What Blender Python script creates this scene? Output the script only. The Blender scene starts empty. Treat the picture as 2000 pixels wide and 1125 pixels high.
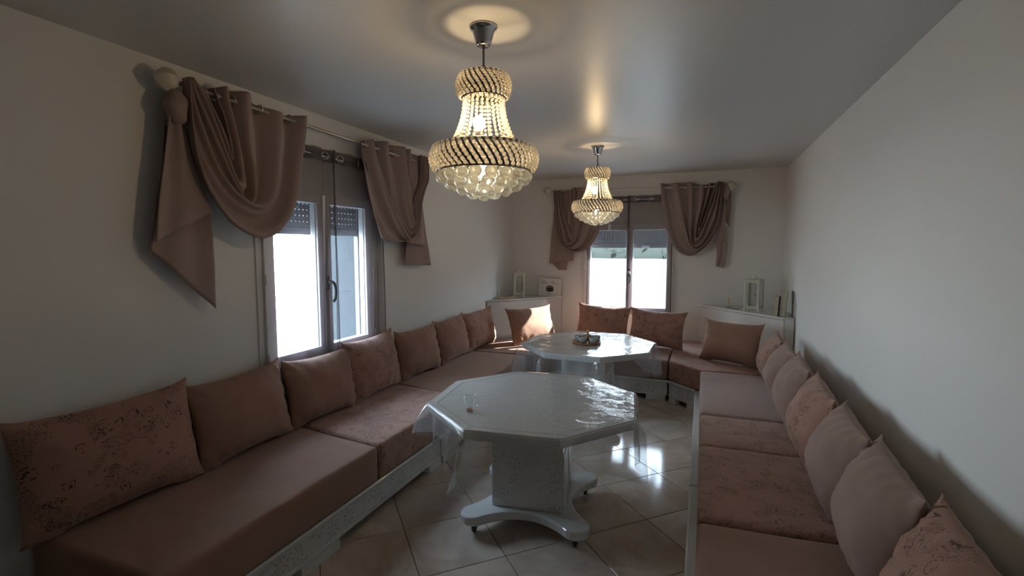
import bpy, bmesh, math, random
from mathutils import Vector, Matrix, noise

# ------------------------------------------------------------------ camera, world, light, exposure
sc = bpy.context.scene
COL = sc.collection
RND = random.Random(11)
PI = math.pi

cam_d = bpy.data.cameras.new('camera')
cam = bpy.data.objects.new('camera', cam_d)
COL.objects.link(cam)
cam_d.sensor_width = 36.0
cam_d.lens = 945.0 / 2000.0 * 36.0
cam_d.clip_start = 0.02
_r = Vector((0.9306, 0.3660, 0.0)).normalized()
_f = Vector((-0.3648, 0.9274, -0.0828)).normalized()
_u = _r.cross(_f)
cam.matrix_world = Matrix(((_r.x, _u.x, -_f.x, 0.0), (_r.y, _u.y, -_f.y, 0.0), (_r.z, _u.z, -_f.z, 1.61), (0, 0, 0, 1)))
sc.camera = cam

vs = sc.view_settings
vs.view_transform = 'Standard'
vs.look = 'None'
vs.gamma = 1.0
vs.exposure = 0.0
vs.use_curve_mapping = False

SKY = 41.0
SUN = 85.0
BULB = 235.0
w = bpy.data.worlds.new('sky')
sc.world = w
w.use_nodes = True
nt = w.node_tree
bg = nt.nodes['Background']
bg.inputs[1].default_value = SKY
tc = nt.nodes.new('ShaderNodeTexCoord')
sx = nt.nodes.new('ShaderNodeSeparateXYZ')
rp = nt.nodes.new('ShaderNodeValToRGB')
rp.color_ramp.elements[0].position = 0.0
rp.color_ramp.elements[0].color = (0.86, 0.95, 1.0, 1)
rp.color_ramp.elements[1].position = 0.9
rp.color_ramp.elements[1].color = (0.50, 0.70, 1.0, 1)
nt.links.new(tc.outputs['Generated'], sx.inputs[0])
nt.links.new(sx.outputs['Z'], rp.inputs[0])
nt.links.new(rp.outputs[0], bg.inputs[0])

sd = bpy.data.lights.new('sun', 'SUN')
sd.energy = SUN
sd.angle = math.radians(0.6)
sd.color = (1.0, 0.95, 0.88)
sun = bpy.data.objects.new('sun', sd)
COL.objects.link(sun)
sun.location = (8, 12, 8)
sun.rotation_euler = Vector((-0.90, -1.0, -0.76)).to_track_quat('-Z', 'Y').to_euler()

# the two window openings as sampling portals for the sky
def portal(loc, direction, sx_, sy_):
    d = bpy.data.lights.new('window_portal', 'AREA')
    d.shape = 'RECTANGLE'
    d.size = sx_
    d.size_y = sy_
    d.cycles.is_portal = True
    o = bpy.data.objects.new('window_portal', d)
    COL.objects.link(o)
    o.location = loc
    o.rotation_euler = Vector(direction).to_track_quat('-Z', 'Y').to_euler()
portal((-2.84, 2.765, 1.41), (1, 0, 0), 1.15, 1.24)
portal((-0.918, 6.80, 1.335), (0, -1, 0), 1.23, 1.24)

cy = sc.cycles
cy.max_bounces = 12
cy.diffuse_bounces = 5
cy.glossy_bounces = 4
cy.transmission_bounces = 8
cy.transparent_max_bounces = 24
cy.caustics_reflective = False
cy.caustics_refractive = False
cy.sample_clamp_indirect = 6.0

XL, XR, YF, YB, H = -2.56, 0.89, 6.50, -2.20, 2.55

# ------------------------------------------------------------------ node materials
def new_mat(name):
    m = bpy.data.materials.new(name)
    m.use_nodes = True
    t = m.node_tree
    b = t.nodes['Principled BSDF']
    return m, t, b

def nd(t, typ, **kw):
    n = t.nodes.new(typ)
    for k, v in kw.items():
        if k.startswith('i_'):
            n.inputs[k[2:]].default_value = v
        elif k.startswith('n_'):
            n.inputs[int(k[2:])].default_value = v
        else:
            setattr(n, k, v)
    return n

def lk(t, a, b):
    t.links.new(a, b)

def rgb(c):
    return (c[0], c[1], c[2], 1.0)

def mathn(t, op, a, b=None, clamp=False):
    n = t.nodes.new('ShaderNodeMath')
    n.operation = op
    n.use_clamp = clamp
    for i, v in enumerate((a, b)):
        if v is None:
            continue
        if isinstance(v, (int, float)):
            n.inputs[i].default_value = v
        else:
            t.links.new(v, n.inputs[i])
    return n.outputs[0]

def mixc(t, fac, a, b, mode='MIX'):
    n = t.nodes.new('ShaderNodeMix')
    n.data_type = 'RGBA'
    n.blend_type = mode
    for idx, v in ((0, fac), (6, a), (7, b)):
        if isinstance(v, (int, float)):
            n.inputs[idx].default_value = v
        elif isinstance(v, tuple):
            n.inputs[idx].default_value = rgb(v)
        else:
            t.links.new(v, n.inputs[idx])
    return n.outputs[2]

def bump(t, height, strength, dist, normal=None):
    n = t.nodes.new('ShaderNodeBump')
    n.inputs['Strength'].default_value = strength
    n.inputs['Distance'].default_value = dist
    t.links.new(height, n.inputs['Height'])
    if normal is not None:
        t.links.new(normal, n.inputs['Normal'])
    return n.outputs[0]

def simple(name, col, rough=0.5, metal=0.0, spec=0.5, coat=0.0, var=0.0, vscale=6.0, bscale=0, bstr=0.0, coord='Object'):
    m, t, b = new_mat(name)
    b.inputs['Base Color'].default_value = rgb(col)
    b.inputs['Roughness'].default_value = rough
    b.inputs['Metallic'].default_value = metal
    b.inputs['Specular IOR Level'].default_value = spec
    b.inputs['Coat Weight'].default_value = coat
    b.inputs['Coat Roughness'].default_value = 0.08
    co = nd(t, 'ShaderNodeTexCoord')
    if var > 0:
        n = nd(t, 'ShaderNodeTexNoise', i_Scale=vscale, i_Detail=4.0)
        lk(t, co.outputs[coord], n.inputs['Vector'])
        c = mixc(t, n.outputs['Fac'], tuple(x * (1 - var) for x in col), tuple(min(1, x * (1 + var)) for x in col))
        lk(t, c, b.inputs['Base Color'])
    if bscale:
        n = nd(t, 'ShaderNodeTexNoise', i_Scale=float(bscale), i_Detail=3.0)
        lk(t, co.outputs[coord], n.inputs['Vector'])
        lk(t, bump(t, n.outputs['Fac'], bstr, 0.01), b.inputs['Normal'])
    return m

def fabric(name, col, floral=0.0, wrinkle=0.25, sheen=0.35, weave=0.0):
    """Velvet-like cloth; floral > 0 adds a crushed rose pattern. UVs are metres."""
    m, t, b = new_mat(name)
    b.inputs['Roughness'].default_value = 0.85
    b.inputs['Specular IOR Level'].default_value = 0.2
    b.inputs['Sheen Weight'].default_value = sheen
    b.inputs['Sheen Roughness'].default_value = 0.45
    b.inputs['Sheen Tint'].default_value = (1.0, 0.86, 0.80, 1)
    co = nd(t, 'ShaderNodeTexCoord')
    uv = co.outputs['UV']
    n1 = nd(t, 'ShaderNodeTexNoise', i_Scale=5.0, i_Detail=5.0, i_Roughness=0.6)
    lk(t, uv, n1.inputs['Vector'])
    c = mixc(t, n1.outputs['Fac'], tuple(x * 0.82 for x in col), tuple(min(1, x * 1.18) for x in col))
    fine = nd(t, 'ShaderNodeTexNoise', i_Scale=260.0, i_Detail=2.0)
    lk(t, uv, fine.inputs['Vector'])
    wr = nd(t, 'ShaderNodeTexNoise', i_Scale=7.0, i_Detail=3.0, i_Distortion=0.6)
    lk(t, uv, wr.inputs['Vector'])
    hgt = mathn(t, 'ADD', mathn(t, 'MULTIPLY', fine.outputs['Fac'], 0.05), mathn(t, 'MULTIPLY', wr.outputs['Fac'], 1.0))
    if floral > 0:
        # distorted rings round scattered centres = embossed roses, plus leaf scribbles
        dn = nd(t, 'ShaderNodeTexNoise', i_Scale=16.0, i_Detail=3.0)
        lk(t, uv, dn.inputs['Vector'])
        dv = nd(t, 'ShaderNodeVectorMath', operation='SCALE')
        lk(t, dn.outputs['Color'], dv.inputs[0])
        dv.inputs['Scale'].default_value = 0.05
        av = nd(t, 'ShaderNodeVectorMath', operation='ADD')
        lk(t, uv, av.inputs[0])
        lk(t, dv.outputs[0], av.inputs[1])
        vo = nd(t, 'ShaderNodeTexVoronoi', i_Scale=12.0, i_Randomness=1.0)
        lk(t, av.outputs[0], vo.inputs['Vector'])
        d = vo.outputs['Distance']
        ring = mathn(t, 'SINE', mathn(t, 'MULTIPLY', d, 50.0))
        broken = nd(t, 'ShaderNodeTexNoise', i_Scale=48.0, i_Detail=2.0)
        lk(t, uv, broken.inputs['Vector'])
        ring = mathn(t, 'MULTIPLY', mathn(t, 'GREATER_THAN', ring, 0.35), mathn(t, 'GREATER_THAN', broken.outputs['Fac'], 0.49))
        rose = mathn(t, 'MULTIPLY', ring, mathn(t, 'LESS_THAN', d, 0.36))
        sc2 = nd(t, 'ShaderNodeTexNoise', i_Scale=64.0, i_Detail=3.0, i_Distortion=1.5)
        lk(t, uv, sc2.inputs['Vector'])
        scr = mathn(t, 'LESS_THAN', mathn(t, 'ABSOLUTE', mathn(t, 'SUBTRACT', sc2.outputs['Fac'], 0.5)), 0.022)
        pat = nd(t, 'ShaderNodeTexNoise', i_Scale=8.0, i_Detail=1.0)
        lk(t, uv, pat.inputs['Vector'])
        scr = mathn(t, 'MULTIPLY', scr, mathn(t, 'GREATER_THAN', pat.outputs['Fac'], 0.52))
        lines = mathn(t, 'MAXIMUM', rose, scr)
        big = nd(t, 'ShaderNodeTexNoise', i_Scale=5.5, i_Detail=5.0, i_Roughness=0.65)
        lk(t, uv, big.inputs['Vector'])
        c = mixc(t, mathn(t, 'MULTIPLY', big.outputs['Fac'], 0.75), c, (col[0] * 1.45, col[1] * 1.34, col[2] * 1.30))
        c = mixc(t, mathn(t, 'MULTIPLY', lines, floral), c, (col[0] * 0.22, col[1] * 0.20, col[2] * 0.20))
        hgt = mathn(t, 'SUBTRACT', hgt, mathn(t, 'MULTIPLY', lines, 0.10))
    if weave > 0:
        wv = nd(t, 'ShaderNodeTexNoise', i_Scale=120.0, i_Detail=2.0)
        lk(t, uv, wv.inputs['Vector'])
        c = mixc(t, mathn(t, 'MULTIPLY', wv.outputs['Fac'], weave), c, tuple(x * 0.7 for x in col))
    lk(t, c, b.inputs['Base Color'])
    lk(t, bump(t, hgt, wrinkle, 0.03), b.inputs['Normal'])
    return m

def carved(name, col, cells=8.0, depth=0.70, petals=8.0):
    """White lacquer with shallow engraved flowers (UV in metres)."""
    m, t, b = new_mat(name)
    b.inputs['Roughness'].default_value = 0.28
    b.inputs['Coat Weight'].default_value = 0.3
    co = nd(t, 'ShaderNodeTexCoord')
    uv = co.outputs['UV']
    vo = nd(t, 'ShaderNodeTexVoronoi', i_Scale=cells, i_Randomness=0.55)
    vo.voronoi_dimensions = '2D'
    lk(t, uv, vo.inputs['Vector'])
    sv = nd(t, 'ShaderNodeVectorMath', operation='SCALE')
    lk(t, uv, sv.inputs[0])
    sv.inputs['Scale'].default_value = 1.0
    df = nd(t, 'ShaderNodeVectorMath', operation='SUBTRACT')
    lk(t, sv.outputs[0], df.inputs[0])
    lk(t, vo.outputs['Position'], df.inputs[1])
    sp = nd(t, 'ShaderNodeSeparateXYZ')
    lk(t, df.outputs[0], sp.inputs[0])
    ang = mathn(t, 'ARCTAN2', sp.outputs['Y'], sp.outputs['X'])
    pet = mathn(t, 'SINE', mathn(t, 'MULTIPLY', ang, petals))
    d = vo.outputs['Distance']
    band = mathn(t, 'MULTIPLY', mathn(t, 'LESS_THAN', d, 0.36), mathn(t, 'GREATER_THAN', d, 0.08))
    fl = mathn(t, 'MULTIPLY', mathn(t, 'GREATER_THAN', pet, 0.55), band)
    br = nd(t, 'ShaderNodeTexNoise', i_Scale=70.0, i_Detail=2.0)
    lk(t, uv, br.inputs['Vector'])
    fl = mathn(t, 'MULTIPLY', fl, mathn(t, 'GREATER_THAN', br.outputs['Fac'], 0.45))
    vine = nd(t, 'ShaderNodeTexNoise', i_Scale=34.0, i_Detail=3.0, i_Distortion=1.2)
    lk(t, uv, vine.inputs['Vector'])
    vn = mathn(t, 'LESS_THAN', mathn(t, 'ABSOLUTE', mathn(t, 'SUBTRACT', vine.outputs['Fac'], 0.5)), 0.018)
    lines = mathn(t, 'MAXIMUM', fl, mathn(t, 'MULTIPLY', vn, 0.6))
    c = mixc(t, mathn(t, 'MULTIPLY', lines, depth), col, tuple(x * 0.35 for x in col))
    lk(t, c, b.inputs['Base Color'])
    lk(t, bump(t, mathn(t, 'SUBTRACT', 1.0, lines), 0.3, 0.004), b.inputs['Normal'])
    return m

def mix_shader(name, parts):
    """parts: list of (bsdf type, settings, weight); simple weighted chain."""
    m = bpy.data.materials.new(name)
    m.use_nodes = True
    t = m.node_tree
    for n in list(t.nodes):
        t.nodes.remove(n)
    out = t.nodes.new('ShaderNodeOutputMaterial')
    acc = None
    tot = 0.0
    for typ, kw, wgt in parts:
        s = t.nodes.new(typ)
        for k, v in kw.items():
            s.inputs[k].default_value = v
        if acc is None:
            acc, tot = s.outputs[0], wgt
        else:
            mx = t.nodes.new('ShaderNodeMixShader')
            mx.inputs[0].default_value = wgt / (tot + wgt)
            tot += wgt
            t.links.new(acc, mx.inputs[1])
            t.links.new(s.outputs[0], mx.inputs[2])
            acc = mx.outputs[0]
    t.links.new(acc, out.inputs[0])
    return m, t, out, acc

def fresnel_over(t, out, acc, ior, rough, normal=None, tint=(1, 1, 1, 1)):
    fr = t.nodes.new('ShaderNodeFresnel')
    # thin sheets: the same reflectance from both faces (the node inverts the IOR on back faces)
    ge = t.nodes.new('ShaderNodeNewGeometry')
    io = t.nodes.new('ShaderNodeMapRange')
    io.inputs['To Min'].default_value = ior
    io.inputs['To Max'].default_value = 1.0 / ior
    t.links.new(ge.outputs['Backfacing'], io.inputs['Value'])
    t.links.new(io.outputs[0], fr.inputs[0])
    gl = t.nodes.new('ShaderNodeBsdfGlossy')
    gl.inputs['Roughness'].default_value = rough
    gl.inputs['Color'].default_value = tint
    if normal is not None:
        t.links.new(normal, gl.inputs['Normal'])
        t.links.new(normal, fr.inputs['Normal'])
    mx = t.nodes.new('ShaderNodeMixShader')
    t.links.new(fr.outputs[0], mx.inputs[0])
    t.links.new(acc, mx.inputs[1])
    t.links.new(gl.outputs[0], mx.inputs[2])
    t.links.new(mx.outputs[0], out.inputs[0])

MT = {}
MT['wall'] = simple('wall_paint', (0.765, 0.765, 0.758), 0.75, spec=0.25, var=0.03, vscale=1.5, bscale=180, bstr=0.05)
MT['ceiling'] = simple('satin_ceiling_paint', (0.60, 0.605, 0.61), 0.36, spec=0.5, var=0.02, vscale=1.0, bscale=9, bstr=0.012)
MT['white'] = simple('white_lacquer', (0.60, 0.61, 0.60), 0.18, coat=0.4)
MT['whitemat'] = simple('white_satin', (0.70, 0.70, 0.68), 0.4)
MT['pvc'] = simple('white_window_frame', (0.72, 0.72, 0.72), 0.35)
MT['shutter'] = simple('grey_shutter', (0.11, 0.11, 0.12), 0.5)
MT['carved'] = carved('carved_white_panel', (0.62, 0.62, 0.60))
MT['engraved'] = carved('faintly_engraved_panel', (0.58, 0.59, 0.58), cells=4.0, depth=0.16)
MT['velvet'] = fabric('taupe_velvet', (0.27, 0.155, 0.110), sheen=0.22, wrinkle=0.16)
MT['velvet2'] = fabric('mauve_velvet', (0.265, 0.172, 0.142), sheen=0.28, wrinkle=0.16)
MT['floral'] = fabric('rose_pattern_velvet', (0.275, 0.160, 0.120), sheen=0.25, floral=0.85, wrinkle=0.22)
MT['curtain'] = fabric('dusty_mauve_suede', (0.315, 0.238, 0.218), wrinkle=0.10, sheen=0.2, weave=0.35)
MT['chrome'] = simple('chrome', (0.62, 0.62, 0.63), 0.12, metal=1.0)
MT['darkchrome'] = simple('dark_chrome', (0.16, 0.15, 0.15), 0.25, metal=1.0)
MT['brass'] = simple('pale_metal_rod', (0.50, 0.46, 0.38), 0.35, metal=0.7)
MT['cream'] = simple('cream_finial', (0.62, 0.58, 0.48), 0.5, var=0.08, vscale=40)
MT['black'] = simple('black_rubber', (0.015, 0.015, 0.016), 0.5)
MT['darkmetal'] = simple('grey_handle', (0.12, 0.12, 0.12), 0.35, metal=0.6)
MT['wood'] = simple('tray_wood', (0.32, 0.15, 0.06), 0.4, var=0.3, vscale=30)
MT['palewood'] = simple('pale_wood', (0.55, 0.36, 0.18), 0.5, var=0.15, vscale=40)
MT['lantern'] = simple('antique_white_metal', (0.62, 0.62, 0.54), 0.5, var=0.12, vscale=60)
MT['cup'] = simple('glazed_blue_cup', (0.33, 0.36, 0.35), 0.15, var=0.3, vscale=60)
MT['cupin'] = simple('glazed_inside', (0.30, 0.28, 0.25), 0.3)
MT['paper'] = simple('card_white', (0.74, 0.74, 0.72), 0.6)
MT['ink'] = simple('black_print', (0.012, 0.012, 0.012), 0.6)
MT['gold'] = simple('gold_print', (0.55, 0.38, 0.08), 0.4, metal=0.5)
MT['book'] = simple('beige_book', (0.50, 0.44, 0.33), 0.7, var=0.15, vscale=30)
MT['bookdark'] = simple('dark_book_cover', (0.05, 0.045, 0.05), 0.5)
MT['pages'] = simple('book_pages', (0.66, 0.60, 0.48), 0.8, var=0.1, vscale=150)
MT['tea'] = simple('tea_rest', (0.35, 0.13, 0.03), 0.1)
MT['stucco'] = simple('outside_render', (0.80, 0.78, 0.74), 0.9, var=0.05, vscale=4, bscale=60, bstr=0.2)
MT['stuccoshade'] = simple('outside_render_shade_tone', (0.026, 0.033, 0.037), 0.9, var=0.1, vscale=5, bscale=40, bstr=0.3)  # very dark tone stands in for shade on the outside render
MT['ground'] = simple('outside_paving', (0.45, 0.43, 0.40), 0.9, var=0.15, vscale=3)
MT['hedge'] = simple('hedge_leaf', (0.0045, 0.010, 0.0025), 0.6, var=0.5, vscale=6)
MT['grout'] = simple('dark_grout', (0.10, 0.075, 0.06), 0.8)

# marbled beige tile, coordinates in world metres so each tile shows its own part
def tile_mat():
    m, t, b = new_mat('beige_marbled_tile')
    g = nd(t, 'ShaderNodeNewGeometry')
    n = nd(t, 'ShaderNodeTexNoise', i_Scale=2.6, i_Detail=6.0, i_Roughness=0.6, i_Distortion=0.8)
    oi = nd(t, 'ShaderNodeObjectInfo')
    av = nd(t, 'ShaderNodeVectorMath', operation='ADD')
    sv = nd(t, 'ShaderNodeVectorMath', operation='SCALE')
    sv.inputs[0].default_value = (13.0, 7.0, 5.0)
    lk(t, oi.outputs['Random'], sv.inputs['Scale'])
    lk(t, g.outputs['Position'], av.inputs[0])
    lk(t, sv.outputs[0], av.inputs[1])
    lk(t, av.outputs[0], n.inputs['Vector'])
    r = nd(t, 'ShaderNodeValToRGB')
    e = r.color_ramp.elements
    e[0].position, e[0].color = 0.32, (0.41, 0.315, 0.25, 1)
    e[1].position, e[1].color = 0.72, (0.63, 0.54, 0.47, 1)
    lk(t, n.outputs['Fac'], r.inputs[0])
    lk(t, r.outputs[0], b.inputs['Base Color'])
    b.inputs['Roughness'].default_value = 0.10
    n2 = nd(t, 'ShaderNodeTexNoise', i_Scale=5.0, i_Detail=2.0)
    lk(t, g.outputs['Position'], n2.inputs['Vector'])
    lk(t, bump(t, n2.outputs['Fac'], 0.02, 0.02), b.inputs['Normal'])
    return m
MT['tile'] = tile_mat()

# thin window glass
m, t, out, acc = mix_shader('window_glass', [('ShaderNodeBsdfTransparent', {'Color': (0.94, 0.97, 0.97, 1)}, 1.0)])
fresnel_over(t, out, acc, 1.45, 0.01)
MT['glass'] = m
# lantern / tea glass
m, t, out, acc = mix_shader('clear_glass', [('ShaderNodeBsdfTransparent', {'Color': (0.975, 0.988, 0.982, 1)}, 1.0)])
fresnel_over(t, out, acc, 1.55, 0.02)
MT['thinglass'] = m
# sheer mauve voile
def sheer_mat(name, opac):
    m, t, out, acc = mix_shader(name, [
        ('ShaderNodeBsdfTransparent', {'Color': (1, 1, 1, 1)}, 1.0 - opac),
        ('ShaderNodeBsdfDiffuse', {'Color': (0.19, 0.145, 0.16, 1)}, opac * 0.6),
        ('ShaderNodeBsdfTranslucent', {'Color': (0.03, 0.025, 0.03, 1)}, opac * 0.4)])
    return m
MT['sheer'] = sheer_mat('mauve_voile', 0.45)
MT['sheerhem'] = sheer_mat('mauve_voile_hem', 0.55)
# transparent vinyl cloth
def vinyl():
    m, t, out, acc = mix_shader('clear_vinyl', [
        ('ShaderNodeBsdfTransparent', {'Color': (0.97, 0.98, 0.98, 1)}, 0.80),
        ('ShaderNodeBsdfDiffuse', {'Color': (0.60, 0.62, 0.64, 1)}, 0.17),
        ('ShaderNodeBsdfTranslucent', {'Color': (0.60, 0.62, 0.64, 1)}, 0.07)])
    co = nd(t, 'ShaderNodeTexCoord')
    n = nd(t, 'ShaderNodeTexNoise', i_Scale=9.0, i_Detail=4.0, i_Distortion=1.6)
    lk(t, co.outputs['UV'], n.inputs['Vector'])
    n2 = nd(t, 'ShaderNodeTexNoise', i_Scale=2.2, i_Detail=1.0)
    lk(t, co.outputs['UV'], n2.inputs['Vector'])
    mk = mathn(t, 'MULTIPLY', n.outputs['Fac'], mathn(t, 'MULTIPLY', n2.outputs['Fac'], 1.6))
    fresnel_over(t, out, acc, 1.50, 0.05, bump(t, mk, 0.5, 0.012))
    return m
MT['vinyl'] = vinyl()
# crystal
m, t, out, acc = mix_shader('crystal_bead', [
    ('ShaderNodeBsdfTransparent', {'Color': (1, 0.98, 0.94, 1)}, 0.45),
    ('ShaderNodeBsdfTranslucent', {'Color': (0.95, 0.90, 0.80, 1)}, 0.17),
    ('ShaderNodeBsdfDiffuse', {'Color': (0.85, 0.82, 0.75, 1)}, 0.16),
    ('ShaderNodeBsdfGlossy', {'Color': (1, 1, 1, 1), 'Roughness': 0.08}, 0.16)])
t.links.new(acc, out.inputs[0])
MT['bead'] = m
m, t, out, acc = mix_shader('crystal_ball', [
    ('ShaderNodeBsdfGlass', {'Color': (0.97, 0.99, 0.97, 1), 'Roughness': 0.0, 'IOR': 1.5}, 0.50),
    ('ShaderNodeBsdfTranslucent', {'Color': (0.95, 0.95, 0.88, 1)}, 0.24),
    ('ShaderNodeBsdfGlossy', {'Color': (1, 1, 1, 1), 'Roughness': 0.05}, 0.18)])
t.links.new(acc, out.inputs[0])
MT['ball'] = m
m = bpy.data.materials.new('lit_bulb')
m.use_nodes = True
t = m.node_tree
b = t.nodes['Principled BSDF']
b.inputs['Base Color'].default_value = (1, 0.9, 0.7, 1)
b.inputs['Emission Color'].default_value = (1.0, 0.70, 0.36, 1)
b.inputs['Emission Strength'].default_value = BULB
MT['bulb'] = m
m = m.copy()
m.name = 'added_glow_bulb'  # weak extra bulb, added only to make the crystal balls glow
m.node_tree.nodes['Principled BSDF'].inputs['Emission Strength'].default_value = BULB * 0.26
m.node_tree.nodes['Principled BSDF'].inputs['Emission Color'].default_value = (1.0, 0.82, 0.56, 1)
MT['addedbulb'] = m

# ------------------------------------------------------------------ mesh helpers
class MB:
    def __init__(self):
        self.v, self.f = [], []

    def add(self, vs_, fs_):
        k = len(self.v)
        self.v += [tuple(p) for p in vs_]
        self.f += [tuple(i + k for i in f) for f in fs_]
        return self

    def box(self, x0, x1, y0, y1, z0, z1):
        vs_ = [(x, y, z) for z in (z0, z1) for y in (y0, y1) for x in (x0, x1)]
        return self.add(vs_, [(0, 2, 3, 1), (4, 5, 7, 6), (0, 1, 5, 4), (2, 6, 7, 3), (0, 4, 6, 2), (1, 3, 7, 5)])

    def prism(self, poly, z0, z1):
        n = len(poly)
        vs_ = [(x, y, z0) for x, y in poly] + [(x, y, z1) for x, y in poly]
        fs_ = [tuple(range(n - 1, -1, -1)), tuple(range(n, 2 * n))]
        fs_ += [(i, (i + 1) % n, n + (i + 1) % n, n + i) for i in range(n)]
        return self.add(vs_, fs_)

    def loft(self, polys, cap=True):
        """polys: list of (poly, z) with equal counts."""
        n = len(polys[0][0])
        vs_, fs_ = [], []
        for poly, z in polys:
            vs_ += [(x, y, z) for x, y in poly]
        for k in range(len(polys) - 1):
            for i in range(n):
                j = (i + 1) % n
                fs_.append((k * n + i, k * n + j, (k + 1) * n + j, (k + 1) * n + i))
        if cap:
            fs_.append(tuple(range(n - 1, -1, -1)))
            fs_.append(tuple(range((len(polys) - 1) * n, len(polys) * n)))
        return self.add(vs_, fs_)

    def lathe(self, prof, n=24, c=(0, 0, 0), cap=True, axis='z'):
        vs_, fs_ = [], []
        for r, z in prof:
            for k in range(n):
                a = 2 * PI * k / n
                p = (r * math.cos(a), r * math.sin(a), z)
                if axis == 'x':
                    p = (p[2], p[0], p[1])
                elif axis == 'y':
                    p = (p[1], p[2], p[0])
                vs_.append((p[0] + c[0], p[1] + c[1], p[2] + c[2]))
        for j in range(len(prof) - 1):
            for k in range(n):
                k2 = (k + 1) % n
                fs_.append((j * n + k, j * n + k2, (j + 1) * n + k2, (j + 1) * n + k))
        if cap:
            if prof[0][0] > 1e-6:
                fs_.append(tuple(range(n - 1, -1, -1)))
            if prof[-1][0] > 1e-6:
                fs_.append(tuple(range((len(prof) - 1) * n, len(prof) * n)))
        return self.add(vs_, fs_)

    def tube(self, path, r, n=8, closed=False, cap=True):
        P = [Vector(p) for p in path]
        m_ = len(P)
        rs = r if isinstance(r, (list, tuple)) else [r] * m_
        vs_, fs_ = [], []
        up = None
        for i in range(m_):
            if closed:
                tg = P[(i + 1) % m_] - P[(i - 1) % m_]
            else:
                tg = P[min(i + 1, m_ - 1)] - P[max(i - 1, 0)]
            tg.normalize()
            if up is None:
                up = Vector((0, 0, 1)) if abs(tg.z) < 0.9 else Vector((1, 0, 0))
            a = tg.cross(up)
            a.normalize()
            bb = a.cross(tg)
            bb.normalize()
            up = bb
            for k in range(n):
                q = 2 * PI * k / n
                vs_.append(P[i] + (a * math.cos(q) + bb * math.sin(q)) * rs[i])
        for i in range(m_ if closed else m_ - 1):
            i2 = (i + 1) % m_
            for k in range(n):
                k2 = (k + 1) % n
                fs_.append((i * n + k, i * n + k2, i2 * n + k2, i2 * n + k))
        if cap and not closed:
            fs_.append(tuple(range(n - 1, -1, -1)))
            fs_.append(tuple(range((m_ - 1) * n, m_ * n)))
        return self.add(vs_, fs_)

    def torus(self, c, R_, r, axis='z', n=20, m_=8):
        path = []
        for k in range(n):
            a = 2 * PI * k / n
            p = {'z': (math.cos(a) * R_, math.sin(a) * R_, 0), 'y': (math.cos(a) * R_, 0, math.sin(a) * R_), 'x': (0, math.cos(a) * R_, math.sin(a) * R_)}[axis]
            path.append((c[0] + p[0], c[1] + p[1], c[2] + p[2]))
        return self.tube(path, r, m_, closed=True)

    def grid(self, rows, wrap=False):
        nr, nc = len(rows), len(rows[0])
        vs_ = [p for row in rows for p in row]
        fs_ = []
        for i in range(nr - 1):
            for j in range(nc if wrap else nc - 1):
                j2 = (j + 1) % nc
                fs_.append((i * nc + j, i * nc + j2, (i + 1) * nc + j2, (i + 1) * nc + j))
        return self.add(vs_, fs_)

    def sphere(self, c, r, n=12, m_=8, sz=None):
        sz = sz or r
        prof = [(r * math.sin(PI * i / m_), -sz * math.cos(PI * i / m_)) for i in range(m_ + 1)]
        return self.lathe([(max(a, 1e-5), z) for a, z in prof], n, c, cap=True)

    def build(self, name, mat, parent=None, smooth=False, bevel=0.0, seg=2, uvs=None, angle=40, solid=0.0):
        me = bpy.data.meshes.new(name)
        me.from_pydata(self.v, [], self.f)
        bm = bmesh.new()
        bm.from_mesh(me)
        bmesh.ops.recalc_face_normals(bm, faces=bm.faces)
        if bevel > 0:
            es = [e for e in bm.edges if len(e.link_faces) == 2 and e.calc_face_angle(0) > math.radians(25)]
            bmesh.ops.bevel(bm, geom=es, offset=bevel, segments=seg, profile=0.5, affect='EDGES', clamp_overlap=True)
        lay = bm.loops.layers.uv.new('UVMap')
        for f in bm.faces:
            nrm = f.normal
            ax = max(range(3), key=lambda i: abs(nrm[i]))
            for lp in f.loops:
                co = lp.vert.co
                lp[lay].uv = ((co.y, co.z), (co.x, co.z), (co.x, co.y))[ax]
        if uvs is not None and bevel == 0:
            bm.verts.ensure_lookup_table()
            for f in bm.faces:
                for lp in f.loops:
                    lp[lay].uv = uvs[lp.vert.index]
        bm.to_mesh(me)
        bm.free()
        if smooth:
            me.shade_smooth()
        if smooth and angle < 180:
            me.set_sharp_from_angle(angle=math.radians(angle))
        me.materials.append(MT[mat] if isinstance(mat, str) else mat)
        o = bpy.data.objects.new(name, me)
        COL.objects.link(o)
        if parent is not None:
            o.parent = parent
        if solid > 0:
            md = o.modifiers.new('thickness', 'SOLIDIFY')
            md.thickness = solid
            md.offset = 0
        return o

def tag(o, label, cat, group=None):
    o['label'] = label
    o['category'] = cat
    if group:
        o['group'] = group
    return o

def thing(name, label, cat, loc=(0, 0, 0), rz=0.0, group=None):
    o = bpy.data.objects.new(name, None)
    o.empty_display_size = 0.05
    COL.objects.link(o)
    o.location = loc
    o.rotation_euler = (0, 0, rz)
    return tag(o, label, cat, group)

def structure(o):
    o['kind'] = 'structure'
    return o

def inst(name, me, parent, loc=(0, 0, 0), rot=(0, 0, 0)):
    o = bpy.data.objects.new(name, me)
    COL.objects.link(o)
    o.parent = parent
    o.location = loc
    o.rotation_euler = rot
    return o

def copy_tree(o, parent=None):
    c = o.copy()
    COL.objects.link(c)
    c.parent = parent
    for ch in [x for x in bpy.data.objects if x.parent == o]:
        copy_tree(ch, c)
    return c

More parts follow.
